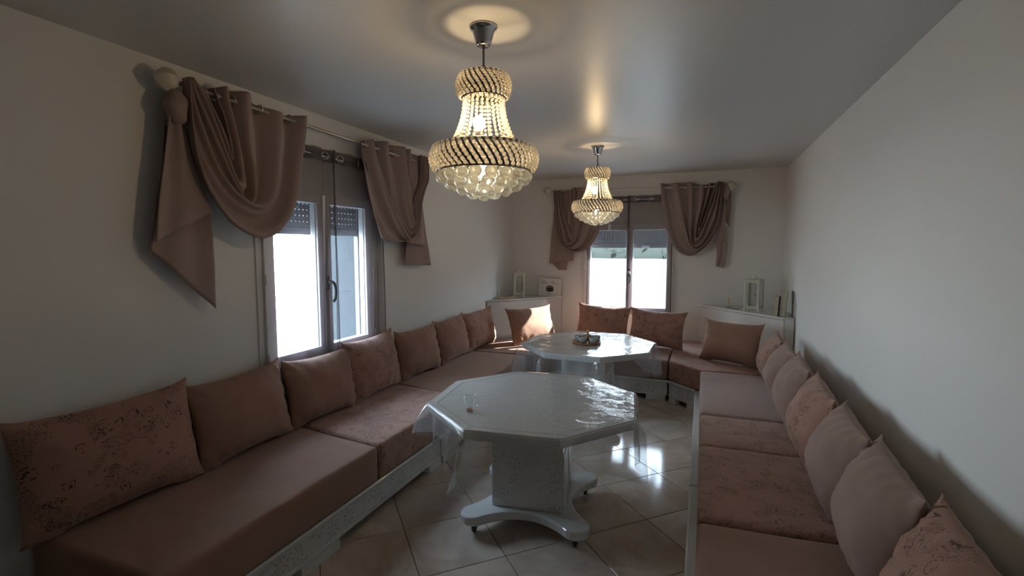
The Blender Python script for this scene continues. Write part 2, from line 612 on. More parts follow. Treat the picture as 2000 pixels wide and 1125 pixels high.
def cr(pts, n):
    """Catmull-Rom through pts, resampled to n points evenly by length."""
    P = [Vector(p) for p in pts]
    P = [P[0] * 2 - P[1]] + P + [P[-1] * 2 - P[-2]]
    dense = []
    for i in range(1, len(P) - 2):
        for k in range(12):
            u = k / 12
            dense.append(0.5 * ((2 * P[i]) + (P[i + 1] - P[i - 1]) * u + (2 * P[i - 1] - 5 * P[i] + 4 * P[i + 1] - P[i + 2]) * u * u + (3 * P[i] - P[i - 1] - 3 * P[i + 1] + P[i + 2]) * u ** 3))
    dense.append(P[-2])
    L = [0.0]
    for a, b_ in zip(dense, dense[1:]):
        L.append(L[-1] + (b_ - a).length)
    res, j = [], 0
    for k in range(n):
        s = L[-1] * k / (n - 1)
        while j < len(L) - 2 and L[j + 1] < s:
            j += 1
        q = 0 if L[j + 1] == L[j] else (s - L[j]) / (L[j + 1] - L[j])
        res.append(dense[j].lerp(dense[j + 1], min(1, max(0, q))))
    return res

# ------------------------------------------------------------------ room shell
WT = 0.28
LW = (2.19, 3.34, 0.79, 2.03)      # left opening y0 y1 z0 z1
FW = (-1.53, -0.305, 0.72, 1.96)   # far opening x0 x1 z0 z1
b = MB()
b.box(XL - WT, XL, YB, LW[0], 0, H)
b.box(XL - WT, XL, LW[1], YF + WT, 0, H)
b.box(XL - WT, XL, LW[0], LW[1], 0, LW[2])
b.box(XL - WT, XL, LW[0], LW[1], LW[3], H)
structure(b.build('wall_left', 'wall'))
b = MB()
b.box(XL, FW[0], YF, YF + WT, 0, H)
b.box(FW[1], XR + WT, YF, YF + WT, 0, H)
b.box(FW[0], FW[1], YF, YF + WT, 0, FW[2])
b.box(FW[0], FW[1], YF, YF + WT, FW[3], H)
structure(b.build('wall_far', 'wall'))
structure(MB().box(XR, XR + WT, YB, YF, 0, H).build('wall_right', 'wall'))
structure(MB().box(XL - WT, XR + WT, YB - 0.2, YB, 0, H).build('wall_back', 'wall'))
structure(MB().box(XL - WT, XR + WT, YB - 0.2, YF + WT, H, H + 0.25).build('ceiling', 'ceiling'))
floor = structure(MB().box(XL - WT, XR + WT, YB - 0.2, YF + WT, -0.2, -0.004).build('floor', 'grout'))

# floor tiles: one mesh, laid diagonally on the grout bed
TS = 0.4507
TA = math.radians(43.9)
tm = MB().box(-TS / 2 + 0.0022, TS / 2 - 0.0022, -TS / 2 + 0.0022, TS / 2 - 0.0022, -0.012, 0.0).build('tile', 'tile', floor, bevel=0.0012, seg=1)
ea = Vector((math.cos(TA), math.sin(TA), 0))
eb = Vector((-math.sin(TA), math.cos(TA), 0))
org = Vector((-0.913, 2.232, 0)) + (ea + eb) * (TS / 2)
first = True
for i in range(-14, 15):
    for j in range(-14, 15):
        p = org + ea * (TS * i) + eb * (TS * j)
        if -2.05 < p.x < 0.38 and -0.25 < p.y < 5.75:
            if first:
                tm.location = p
                tm.rotation_euler = (0, 0, TA)
                first = False
            else:
                inst('tile', tm.data, floor, p, (0, 0, TA))

# outside: ground, white garden wall, return wall with shade put into its colour, hedge
structure(MB().box(-16, 12, -8, 20, -0.6, -0.35).build('ground', 'ground'))
structure(MB().box(-9, 9, 9.6, 9.8, -0.35, 1.34).build('wall_garden', 'stucco'))
structure(MB().box(-9, 9, 9.58, 9.82, 1.34, 1.39).build('trim_1', 'stucco'))
structure(MB().box(-3.10, XL - WT, 3.34, 3.75, -0.35, 2.75).build('trim_2', 'stuccoshade'))
hb = MB().box(-5.5, 4.5, 10.15, 10.85, -0.35, 1.95)
rr = random.Random(5)
for k in range(5200):
    x = rr.uniform(-5.5, 4.5)
    y = rr.uniform(10.1, 10.9)
    z = rr.uniform(0.6, 2.15 + 0.22 * math.sin(x * 2.1) + 0.12 * math.sin(x * 5.3 + 1))
    s = rr.uniform(0.05, 0.11)
    q = Vector((rr.gauss(0, 1), rr.gauss(0, 1), rr.gauss(0, 1))).normalized()
    a_ = q.orthogonal().normalized() * s
    c_ = q.cross(a_) * 0.6
    P = Vector((x, y, z))
    hb.add([P - a_, P + c_, P + a_, P - c_], [(0, 1, 2, 3)])
o = hb.build('hedge', 'hedge')
tag(o, 'green leafy hedge behind the white garden wall outside', 'hedge')
o['kind'] = 'stuff'

# ------------------------------------------------------------------ windows
def window(name, loc, rz, W, HT, pl, pr, pz, shut):
    root = bpy.data.objects.new(name, None)
    COL.objects.link(root)
    root.location = loc
    root.rotation_euler = (0, 0, rz)
    root['kind'] = 'structure'
    b = MB()
    fw = 0.048
    b.box(0, fw, -0.012, 0.06, 0, HT)
    b.box(W - fw, W, -0.012, 0.06, 0, HT)
    b.box(fw, W - fw, -0.012, 0.06, 0, fw)
    b.box(fw, W - fw, -0.012, 0.06, HT - fw, HT)
    b.build('window_frame', 'pvc', root, bevel=0.004)
    mid = (pl[1] + pr[0]) / 2
    for a0, a1, p0, p1 in ((fw - 0.008, mid - 0.002, pl[0], pl[1]), (mid + 0.002, W - fw + 0.008, pr[0], pr[1])):
        b = MB()
        z0, z1 = fw - 0.008, HT - fw + 0.008
        b.box(a0, p0, -0.032, 0.036, z0, z1)
        b.box(p1, a1, -0.032, 0.036, z0, z1)
        b.box(p0, p1, -0.032, 0.036, z0, pz[0])
        b.box(p0, p1, -0.032, 0.036, pz[1], z1)
        s = b.build('sash', 'pvc', root, bevel=0.005)
        MB().box(p0 - 0.004, p1 + 0.004, 0.006, 0.010, pz[0] - 0.004, pz[1] + 0.004).build('pane', 'glass', s)
        g = MB()
        for q0, q1 in ((p0 - 0.001, p0 + 0.006), (p1 - 0.006, p1 + 0.001)):
            g.box(q0, q1, -0.012, 0.014, pz[0], pz[1])
        g.build('glazing_bead', 'whitemat', s)
    # closing bead over the meeting stiles
    MB().box(mid - 0.020, mid + 0.020, -0.044, -0.032, fw, HT - fw).build('cover_strip', 'pvc', root, bevel=0.004)
    # handle
    hz = 0.44 * HT
    b = MB().box(mid - 0.014, mid + 0.014, -0.056, -0.044, hz - 0.03, hz + 0.07)
    h = b.build('handle_plate', 'darkmetal', root, bevel=0.004)
    hp = cr([(mid, -0.05, hz + 0.03), (mid, -0.085, hz + 0.03), (mid + 0.012, -0.098, hz + 0.015), (mid + 0.022, -0.10, hz - 0.03), (mid + 0.018, -0.096, hz - 0.09), (mid + 0.006, -0.088, hz - 0.115)], 18)
    MB().tube(hp, [0.011] * 6 + [0.010] * 12, 10).build('lever', 'darkmetal', h, smooth=True)
    # hinges on both jambs
    for hx in (fw - 0.006, W - fw + 0.006):
        for z in (0.12, 0.62, 1.10):
            MB().lathe([(0.009, z - 0.032), (0.010, z - 0.030), (0.010, z + 0.030), (0.009, z + 0.032)], 10, (hx, -0.040, 0)).build('hinge', 'whitemat', root, smooth=True)
    # inner sill
    MB().box(-0.02, W + 0.02, -0.02, 0.01, -0.03, 0.0).build('sill', 'pvc', root, bevel=0.004)
    # roller shutter, partly down, slats with light slots
    pit = 0.043
    sb = MB().box(0.02, W - 0.02, 0.150, 0.160, 0.0, pit - 0.007)
    nb = int((W - 0.04) / 0.036)
    for k in range(nb + 1):
        x = 0.02 + (W - 0.04) * k / nb
        sb.box(max(0.02, x - 0.0146), min(W - 0.02, x + 0.0146), 0.151, 0.159, pit - 0.007, pit)
    sl = None
    n = int((HT + 0.05 - shut - 0.055) / pit) + 1
    for k in range(n):
        z = shut + 0.055 + k * pit
        if sl is None:
            sl = sb.build('slat', 'shutter', root)
            sl.location = (0, 0, z)
        else:
            inst('slat', sl.data, root, (0, 0, z))
    e = MB().box(0.02, W - 0.02, 0.146, 0.164, shut, shut + 0.055).build('end_bar', 'shutter', root, bevel=0.004)
    MB().box(W * 0.63, W * 0.63 + 0.10, 0.140, 0.147, shut + 0.004, shut + 0.03).build('pull_tab', 'pvc', e)
    for x0 in (0.0, W - 0.022):
        MB().box(x0, x0 + 0.022, 0.135, 0.175, 0.0, HT).build('guide_rail', 'shutter', root)
    return root

w1 = window('window_1', (XL, LW[0], LW[2]), PI / 2, LW[1] - LW[0], LW[3] - LW[2], (0.12, 0.50), (0.63, 1.02), (0.116, 1.13), 0.915)
_W, _H = LW[1] - LW[0], LW[3] - LW[2]
MB().box(_W - 0.012, _W, 0.062, WT + 0.01, 0.0, _H).build('reveal', 'stuccoshade', w1)  # added lining, its dark colour stands in for shade on the reveal
MB().box(0.0, 0.012, 0.062, WT + 0.01, 0.0, _H).build('reveal', 'stuccoshade', w1)
window('window_2', (FW[0], YF, FW[2]), 0, FW[1] - FW[0], FW[3] - FW[2], (0.12, 0.60), (0.68, 1.105), (0.11, 1.12), 0.885)

# ------------------------------------------------------------------ curtains
def wp(wall, u, v, d):
    """point of a hanging: u along the wall, v up, d out from the rod plane into the room"""
    return (-2.45 + d, u, v) if wall == 'L' else (u, 6.40 - d, v)

CURT = {}
CURT['L1'] = dict(K=[
  [(2.493,2.457),(2.481,2.348),(2.439,2.159),(2.392,1.972),(2.321,1.817),(2.219,1.705),(2.104,1.664),(2.0,1.689),(1.905,1.747),(1.836,1.828),(1.772,1.938),(1.729,2.076),(1.713,2.215),(1.707,2.33),(1.705,2.391),(1.706,2.449)],
  [(2.284,2.429),(2.29,2.307),(2.265,2.15),(2.234,2.012),(2.194,1.903),(2.136,1.852),(2.05,1.854),(1.952,1.907),(1.872,2.0),(1.816,2.116),(1.772,2.236),(1.743,2.324),(1.723,2.397),(1.71,2.448)],
  [(2.062,2.483),(2.068,2.366),(2.075,2.234),(2.079,2.101),(2.077,1.974),(2.067,1.883),(2.029,1.857),(1.972,1.918),(1.919,1.998),(1.869,2.109),(1.822,2.223),(1.776,2.317),(1.739,2.385),(1.714,2.444)],
  [(1.935,2.477),(1.95,2.395),(1.977,2.283),(1.999,2.14),(2.008,2.028),(2.013,1.962),(1.988,1.942),(1.957,1.995),(1.923,2.076),(1.882,2.178),(1.842,2.269),(1.795,2.354),(1.748,2.412),(1.718,2.445)],
  [(1.856,2.445),(1.884,2.386),(1.916,2.303),(1.939,2.207),(1.945,2.131),(1.938,2.087),(1.926,2.127),(1.902,2.207),(1.87,2.283),(1.837,2.341),(1.798,2.402),(1.757,2.43),(1.726,2.452)],
], T=[
  ([(1.726, 2.448), (1.834, 2.283), (1.923, 2.084)],[(1.853, 2.443), (1.926, 2.221), (1.942, 2.079)]),
  ([(1.64,2.297),(1.602,2.054),(1.57,1.868),(1.539,1.639)],[(1.7,2.274),(1.753,2.048),(1.804,1.892),(1.839,1.799)]),
  ([(1.648,2.238),(1.605,1.948),(1.541,1.597)],[(1.708,2.12),(1.835,1.811),(1.858,1.728),(1.859,1.278)]),
])
CURT['L2'] = dict(K=[
  [(3.038,2.397),(3.078,2.221),(3.114,2.04),(3.16,1.892),(3.214,1.77),(3.277,1.673),(3.426,1.66),(3.587,1.669),(3.721,1.701),(3.783,1.78),(3.817,1.893),(3.851,2.029),(3.918,2.169),(3.951,2.218),(3.953,2.298),(3.925,2.439)],
  [(3.185,2.455),(3.222,2.32),(3.287,2.185),(3.355,2.045),(3.435,1.921),(3.502,1.833),(3.607,1.71),(3.662,1.679),(3.741,1.718),(3.774,1.802),(3.797,1.914),(3.821,2.026),(3.897,2.167),(3.94,2.217),(3.943,2.307),(3.915,2.437)],
  [(3.349,2.468),(3.366,2.344),(3.417,2.152),(3.446,1.993),(3.538,1.855),(3.627,1.753),(3.703,1.739),(3.753,1.79),(3.776,1.868),(3.788,1.957),(3.821,2.048),(3.876,2.154),(3.93,2.227),(3.922,2.316),(3.894,2.439)],
  [(3.617,2.475),(3.636,2.337),(3.668,2.162),(3.692,2.015),(3.707,1.886),(3.734,1.8),(3.754,1.823),(3.766,1.89),(3.772,1.956),(3.79,2.023),(3.833,2.116),(3.888,2.211),(3.901,2.324),(3.874,2.441)],
  [(3.716,2.473),(3.718,2.35),(3.713,2.189),(3.713,2.06),(3.714,1.973),(3.721,1.952),(3.733,1.975),(3.75,2.02),(3.772,2.065),(3.813,2.125),(3.867,2.208),(3.88,2.321),(3.843,2.447)],
], T=[
  ([(3.835,2.182),(3.723,1.756),(3.648,1.662)],[(3.914,2.18),(3.961,1.81),(3.988,1.623)]),
  ([(3.716, 2.467), (3.717, 2.189), (3.718, 1.93)],[(3.946, 2.431), (3.955, 2.23), (3.798, 1.936)]),
  ([(3.866,2.186),(3.752,1.757),(3.688,1.458)],[(3.94,2.217),(4.036,1.766),(4.125,1.438)]),
])
CURT['F1'] = dict(K=[
  [(-1.315,2.366),(-1.275,2.173),(-1.256,1.991),(-1.265,1.863),(-1.312,1.734),(-1.387,1.626),(-1.486,1.561),(-1.575,1.555),(-1.655,1.582),(-1.723,1.616),(-1.787,1.693),(-1.834,1.805),(-1.864,1.971),(-1.88,2.137),(-1.888,2.27),(-1.885,2.368)],
  [(-1.43,2.392),(-1.416,2.177),(-1.425,1.995),(-1.456,1.844),(-1.51,1.714),(-1.576,1.637),(-1.655,1.604),(-1.724,1.638),(-1.782,1.726),(-1.817,1.849),(-1.847,1.993),(-1.866,2.137),(-1.873,2.269),(-1.873,2.368)],
  [(-1.552,2.408),(-1.577,2.183),(-1.586,1.998),(-1.595,1.846),(-1.6,1.736),(-1.656,1.676),(-1.724,1.654),(-1.759,1.748),(-1.783,1.87),(-1.813,2.025),(-1.826,2.158),(-1.838,2.29),(-1.845,2.372)],
  [(-1.618,2.411),(-1.611,2.238),(-1.604,2.075),(-1.596,1.933),(-1.6,1.802),(-1.622,1.742),(-1.657,1.803),(-1.703,1.891),(-1.75,2.002),(-1.785,2.101),(-1.803,2.201),(-1.815,2.3),(-1.816,2.371)],
  [(-1.685,2.371),(-1.69,2.241),(-1.694,2.099),(-1.702,2.001),(-1.715,1.979),(-1.739,2.034),(-1.762,2.09),(-1.78,2.145),(-1.788,2.2),(-1.796,2.299),(-1.793,2.375)],
], T=[
  ([(-1.885,2.368),(-1.922,1.972),(-1.968,1.393)],[(-1.685, 2.371), (-1.657, 1.803), (-1.633, 1.439)]),
  ([(-1.885,1.694),(-1.942,1.436),(-1.848,1.308)],[(-1.77,1.693),(-1.722,1.471),(-1.732,1.304)]),
])
CURT['F2'] = dict(K=[
  [(-0.518,2.411),(-0.504,2.261),(-0.473,2.046),(-0.442,1.862),(-0.386,1.71),(-0.322,1.602),(-0.228,1.527),(-0.116,1.512),(-0.038,1.56),(0.039,1.634),(0.104,1.739),(0.149,1.832),(0.173,1.998),(0.196,2.162),(0.211,2.285),(0.203,2.392)],
  [(-0.348,2.408),(-0.319,2.254),(-0.273,2.062),(-0.233,1.88),(-0.193,1.741),(-0.14,1.634),(-0.069,1.581),(-0.01,1.613),(0.056,1.697),(0.112,1.791),(0.148,1.884),(0.167,2.029),(0.181,2.183),(0.191,2.306),(0.188,2.393)],
  [(-0.172,2.41),(-0.161,2.195),(-0.155,1.984),(-0.151,1.826),(-0.142,1.688),(-0.1,1.624),(-0.041,1.645),(0.026,1.739),(0.08,1.875),(0.116,1.978),(0.141,2.102),(0.156,2.225),(0.167,2.317),(0.169,2.397)],
  [(-0.033,2.367),(-0.037,2.191),(-0.062,2.014),(-0.087,1.857),(-0.093,1.73),(-0.067,1.708),(-0.015,1.792),(0.03,1.928),(0.074,2.062),(0.109,2.175),(0.13,2.267),(0.142,2.339),(0.155,2.398)],
  [(0.064,2.389),(0.048,2.291),(0.013,2.137),(-0.022,2.002),(-0.048,1.887),(-0.056,1.835),(-0.028,1.877),(0.008,1.981),(0.044,2.084),(0.079,2.207),(0.106,2.289),(0.123,2.35),(0.145,2.4)],
], T=[
  ([(0.054, 2.394), (-0.024, 2.086), (-0.061, 1.835)],[(0.15, 2.395), (0.073, 2.104), (-0.046, 1.835)]),
  ([(0.2,2.336),(0.164,1.977),(0.159,1.686)],[(0.224,2.335),(0.248,2.027),(0.245,1.684)]),
  ([(0.219,2.335),(0.227,2.079),(0.257,1.913)],[(0.291,2.302),(0.302,2.128),(0.287,1.859)]),
  ([(0.125,1.686),(0.158,1.55),(0.147,1.39)],[(0.263,1.872),(0.272,1.613),(0.246,1.365)]),
])


def swag_curtain(key, wall, label, amp=0.046, knot=None):
    D = CURT[key]
    us = [k[0][0] for k in D['K']]
    root = thing('swag_curtain', label, 'curtain', wp(wall, sum(us) / len(us), 2.41, 0), 0, 'swagged suede curtains')
    inv = Matrix.Translation(-root.location)
    K = [cr([(p[0], p[1], 0) for p in k], 72) for k in D['K']]
    ns, sub = len(K), 14
    NC = (ns - 1) * sub + 1
    rows = [[None] * NC for _ in range(72)]
    uv = []
    nz = RND.uniform(0, 50)
    for ti in range(72):
        col = [K[i][ti] for i in range(ns)]
        ext = [col[0] * 2 - col[1]] + col + [col[-1] * 2 - col[-2]]
        t_ = ti / 71
        for si in range(NC):
            i, q = divmod(si, sub)
            if i == ns - 1:
                i, q = ns - 2, sub
            u = q / sub
            p0, p1, p2, p3 = ext[i:i + 4]
            p = p1.lerp(p2, u) if ti < 3 else 0.5 * ((2 * p1) + (p2 - p0) * u + (2 * p0 - 5 * p1 + 4 * p2 - p3) * u * u + (3 * p1 - p0 - 3 * p2 + p3) * u ** 3)
            s = i + u
            a = amp * (1.0 - 0.45 * t_)
            d = a * math.cos(2 * PI * s)
            d += 0.013 * min(1, t_ * 3) * math.cos(4 * PI * s + 2.2 * t_ + nz) + 0.007 * min(1, t_ * 3) * math.cos(7.3 * PI * s + 5 * t_)
            belly = math.sin(PI * min(1, t_ * 1.05)) ** 2
            d += 0.035 * belly * (1 - s / ns) + 0.045 * t_ ** 4
            d += 0.010 * noise.noise(Vector((s * 1.7, t_ * 5, nz)))
            rows[ti][si] = inv @ Vector(wp(wall, p.x, p.y, d))
    for ti in range(72):
        for si in range(NC):
            uv.append((si / sub * 0.20, ti / 71 * 1.3))
    MB().grid(rows).build('swag', 'curtain', root, smooth=True, uvs=uv, angle=180, solid=0.004)
    # tails hanging from the gathered end
    for n, (L, R) in enumerate(D['T']):
        A = cr([(p[0], p[1], 0) for p in L], 36)
        B = cr([(p[0], p[1], 0) for p in R], 36)
        rows, uv = [], []
        for ti in range(36):
            row = []
            for si in range(25):
                u = si / 24
                p = A[ti].lerp(B[ti], u)
                t_ = ti / 35
                base = {'L1': (-0.036, 0.012, -0.032), 'L2': (0.004, -0.004, -0.034), 'F1': (-0.036, -0.050), 'F2': (-0.040, 0.012, -0.032, -0.005)}[key][n]
                d = base + 0.012 * math.sin(2 * PI * (1.6 * u + 0.25 * n) + 1.2 * t_) * (1 - 0.4 * t_) + 0.008 * noise.noise(Vector((u * 3, t_ * 3, n + nz)))
                row.append(inv @ Vector(wp(wall, p.x, p.y, d)))
                uv.append((u * 0.35, t_ * 0.9))
            rows.append(row)
        MB().grid(rows).build('tail', 'curtain', root, smooth=True, uvs=uv, angle=180, solid=0.004)
    if knot:
        # the cloth wound once round the rod end
        ku, kv, ru, rv = knot
        rows, uv = [], []
        for i in range(15):
            th = PI * i / 14
            row = []
            for j in range(32):
                ph = 2 * PI * j / 32
                f = 1 + 0.13 * math.sin(5 * th + 2 * ph)
                row.append(inv @ Vector(wp(wall, ku + ru * f * math.sin(th) * math.cos(ph), kv + rv * math.cos(th), 0.015 + 0.05 * f * math.sin(th) * math.sin(ph))))
                uv.append((ph * 0.04, th * 0.05))
            rows.append(row)
        MB().grid(rows, wrap=True).build('knot', 'curtain', root, smooth=True, uvs=uv, angle=180)
    # eyelets where the cloth crosses the rod
    for i in range(ns - 1):
        u = (us[i] * 0.5 + us[i + 1] * 0.5)
        c = inv @ Vector(wp(wall, u, ROD[wall](u), 0.0))
        e = MB().torus((0, 0, 0), 0.026, 0.0045, 'y' if wall == 'L' else 'x', 22, 8).build('eyelet', 'chrome', root, smooth=True)
        e.location = c
    return root

ROD = {'L': lambda u: 2.425 - 0.016 * (u - 1.7), 'F': lambda u: 2.384 - 0.020 * (u + 1.9)}

def rod(wall, u0, u1, label):
    root = thing('curtain_rod', label, 'curtain rod', wp(wall, (u0 + u1) / 2, ROD[wall]((u0 + u1) / 2), 0))
    inv = Matrix.Translation(-root.location)
    MB().tube([inv @ Vector(wp(wall, u0, ROD[wall](u0), 0)), inv @ Vector(wp(wall, u1, ROD[wall](u1), 0))], 0.0095, 12).build('pole', 'brass', root, smooth=True)
    ax = 'y' if wall == 'L' else 'x'
    for u, sg in ((u0, -1), (u1, 1)):
        prof = []
        for i in range(15):
            q = i / 14
            prof.append((0.006 + 0.048 * math.sin(PI * min(1, q * 1.02)) ** 0.8, sg * (0.115 * q)))
        b = MB().lathe(prof, 24, (0, 0, 0), axis=ax)
        # carve leaf flutes
        nv = []
        for p in b.v:
            P = Vector(p)
            along = P.y if wall == 'L' else P.x
            r = (P.x, P.z) if wall == 'L' else (P.y, P.z)
            a = math.atan2(r[1], r[0])
            f = 1 + 0.10 * math.cos(7 * a + along * 30)
            nv.append((P.x * f, P.y, P.z * f) if wall == 'L' else (P.x, P.y * f, P.z * f))
        b.v = nv
        f_ = b.build('finial', 'cream', root, smooth=True, angle=60)
        f_.location = inv @ Vector(wp(wall, u, ROD[wall](u), 0))
    for u in (u0 + 0.10, u1 - 0.10):
        z = ROD[wall](u)
        b = MB().tube([inv @ Vector(wp(wall, u, z - 0.012, 0)), inv @ Vector(wp(wall, u, z - 0.02, -0.105))], 0.007, 10)
        b.build('bracket', 'brass', root, smooth=True)
    return root

rod('L', 1.70, 3.96, 'long pale metal curtain rod over the left window with leafy cream finials')
rod('F', -1.93, 0.235, 'long pale metal curtain rod over the far window with round finials')
swag_curtain('L1', 'L', 'dusty mauve suede curtain nearest the camera, swagged with a long pointed tail', knot=(1.675, 2.30, 0.055, 0.085))
swag_curtain('L2', 'L', 'dusty mauve suede curtain on the far side of the left wall window', amp=0.036)
swag_curtain('F1', 'F', 'dusty mauve suede curtain behind the far chandelier, left of the far window', amp=0.034)
swag_curtain('F2', 'F', 'dusty mauve suede curtain with deep round swag right of the far window', amp=0.040, knot=(0.235, 2.28, 0.045, 0.10))

def sheer(wall, u0, u1, ztop, zbot, off, label, nf, hem_at, seed):
    """one voile panel on a thin rod; off = distance of its plane from the wall rod plane"""
    root = thing('sheer_curtain', label, 'curtain', wp(wall, (u0 + u1) / 2, ztop, off), 0, 'sheer voile curtains')
    inv = Matrix.Translation(-root.location)
    rr_ = random.Random(seed)
    ph = rr_.uniform(0, 6)
    NU, NV = 90, 26
    def pt(s, t_):
        u = u0 + (u1 - u0) * (s + 0.018 * math.sin(9 * s + ph + 2 * t_))
        z = ztop + (zbot - ztop) * t_
        d = off + 0.016 * math.sin(2 * PI * nf * s + ph) * (1 - 0.25 * t_) + 0.006 * math.sin(2 * PI * nf * 2.3 * s + 3 * t_) + 0.005 * noise.noise(Vector((s * 5, t_ * 2, seed)))
        if s > 0.86 and hem_at > 0:
            d += 0.010 * math.sin((s - 0.86) * 130)
        return inv @ Vector(wp(wall, u, z, d))
    rows = [[pt(j / (NU - 1), i / (NV - 1)) for j in range(NU)] for i in range(NV)]
    uv = [(j / (NU - 1), i / (NV - 1)) for i in range(NV) for j in range(NU)]
    MB().grid(rows).build('voile', 'sheer', root, smooth=True, uvs=uv, angle=180)
    # top heading band and side hems: doubled cloth
    s0, s1 = (0.0, 1.0)
    rows = [[pt(j / 59, t_ - 0.004) + Vector((0.002, -0.002, 0)) for j in range(60)] for t_ in (0.0, 0.03, 0.06)]
    MB().grid(rows).build('heading', 'sheerhem', root, smooth=True, angle=180)
    for a0, a1 in ((0.0, 0.022), (0.978, 1.0)):
        rows = [[pt(a0 + (a1 - a0) * j / 3, i / 25) + Vector((0.002, -0.002, 0)) for j in range(4)] for i in range(26)]
        MB().grid(rows).build('side_hem', 'sheerhem', root, smooth=True, angle=180)
    n = max(2, int(nf))
    for k in range(n):
        s = (k + 0.5) / n
        p = inv @ Vector(wp(wall, u0 + (u1 - u0) * s, ztop - 0.045, off + 0.004))
        e = MB().torus((0, 0, 0), 0.024, 0.0042, 'x' if wall == 'L' else 'y', 22, 8).build('eyelet', 'chrome', root, smooth=True)
        e.location = p
        e.rotation_euler = (0, 0, math.radians(38 if k % 2 else -30))
    return root

SHOFF = -0.052
b = MB().tube([wp('L', 2.22, 2.255, SHOFF), wp('L', 3.42, 2.245, SHOFF)], 0.006, 10)
tag(b.build('voile_rod', 'chrome', smooth=True), 'thin chrome rod of the voile over the left window', 'curtain rod')
b = MB().tube([wp('F', -1.52, 2.23, SHOFF), wp('F', -0.34, 2.23, SHOFF)], 0.006, 10)
tag(b.build('voile_rod', 'chrome', smooth=True), 'thin chrome rod of the voile over the far window', 'curtain rod')
sheer('L', 2.29, 2.84, 2.30, 0.80, SHOFF, 'mauve voile panel over the left window, half nearest the camera', 3, 0, 3)
sheer('L', 2.79, 3.39, 2.30, 0.80, SHOFF + 0.012, 'mauve voile panel over the left window, half by the handle', 3, 1, 8)
sheer('F', -1.46, -0.89, 2.275, 0.74, SHOFF, 'mauve voile panel over the left half of the far window', 3, 0, 14)
sheer('F', -0.93, -0.35, 2.275, 0.74, SHOFF + 0.012, 'mauve voile panel over the right half of the far window', 3, 1, 21)

# ------------------------------------------------------------------ benches (carved white plinths)
def bench(label, A, B, depth, feet):
    A, B = Vector((A[0], A[1], 0)), Vector((B[0], B[1], 0))
    L = (B - A).length
    ang = math.atan2(B.y - A.y, B.x - A.x)
    root = thing('bench_base', label, 'bench', A, ang, 'white bench bases round the room')
    e = 0.004
    MB().box(e, L - e, 0.02, depth, 0.055, 0.222).build('carcass', 'whitemat', root)
    MB().box(e, L - e, 0.0, 0.02, 0.074, 0.184).build('front_panel', 'carved', root)
    # moulded top rail: stepped section swept along the front
    prof = [(-0.004, 0.184), (-0.012, 0.190), (-0.012, 0.196), (-0.018, 0.202), (-0.022, 0.212), (-0.022, 0.219), (-0.014, 0.225), (0.03, 0.225), (0.03, 0.184)]
    vs_ = [(x, y, z) for x in (e, L - e) for y, z in prof]
    n = len(prof)
    fs_ = [tuple(range(n)), tuple(range(2 * n - 1, n - 1, -1))] + [(i, (i + 1) % n, n + (i + 1) % n, n + i) for i in range(n)]
    MB().add(vs_, fs_).build('top_rail', 'white', root)
    MB().box(e, L - e, -0.007, 0.02, 0.055, 0.074).build('bottom_rail', 'white', root, bevel=0.003)
    for x0, x1 in feet(L):
        b = MB().box(x0, x1, -0.012, 0.05, 0.0, 0.05)
        b.box(x0, x1, -0.007, 0.05, 0.05, 0.055)
        b.build('foot', 'white', root, bevel=0.003)
    return root

ends = lambda L: [(0.02, min(0.22, L * 0.3)), (L - min(0.22, L * 0.3), L - 0.02)]
bench('carved white bench base under the left seat, section nearest the camera', (-1.778, 1.04), (-1.778, 3.06), 0.72, lambda L: [(0.66, 0.93), (L - 0.17, L - 0.01)])
bench('carved white bench base under the left seat, section behind the front table', (-1.778, 3.065), (-1.778, 4.95), 0.72, ends)
bench('short angled white bench base in the left far corner behind the far table', (-1.772, 4.965), (-1.497, 5.232), 0.45, ends)
bench('white bench base below the far window seat', (-1.485, 5.24), (-0.302, 5.24), 0.72, ends)
bench('short angled white bench base in the right far corner', (-0.292, 5.232), (-0.016, 4.965), 0.45, ends)
bench('white bench base under the right seat, far half', (-0.010, 4.945), (-0.010, 2.93), 0.72, ends)
bench('white bench base under the right seat, near half', (-0.010, 2.92), (-0.010, 0.80), 0.72, ends)

# ------------------------------------------------------------------ corner cabinets
def cabinet(label, front, back, zt):
    """front: two xy points of the slanted front; back: remaining wall corner points"""
    a, c = Vector((*front[0], 0)), Vector((*front[1], 0))
    root = thing('corner_cabinet', label, 'cabinet', ((a.x + c.x) / 2, (a.y + c.y) / 2, 0))
    inv = Matrix.Translation(-root.location)
    loc = lambda p: tuple((inv @ Vector((p[0], p[1], 0)))[:2])
    d = (c - a).normalized()
    nrm = Vector((d.y, -d.x, 0))
    poly = [loc(a), loc(c)] + [loc(p) for p in back]
    MB().prism(poly, 0.0, zt - 0.022).build('body', 'whitemat', root)
    p0, p1 = a + d * 0.012, c - d * 0.012
    q = [p0, p1, p1 + nrm * 0.016, p0 + nrm * 0.016]
    MB().prism([loc(v) for v in q], 0.02, zt - 0.026).build('front_panel', 'white', root, bevel=0.003)
    q = [a + nrm * 0.03, c + nrm * 0.03] + [Vector((*p, 0)) for p in back]
    MB().prism([loc(v) for v in q], zt - 0.022, zt).build('top', 'white', root, bevel=0.004)
    return root
ZL, ZR = 0.942, 0.902
cabinet('white gloss corner cabinet with slanted front left of the far window', [(-2.552, 5.60), (-1.815, 6.492)], [(-2.552, 6.492)], ZL)
cabinet('white gloss corner cabinet with slanted front right of the far window', [(-0.012, 6.492), (0.805, 5.55)], [(0.882, 5.55), (0.882, 6.492)], ZR)

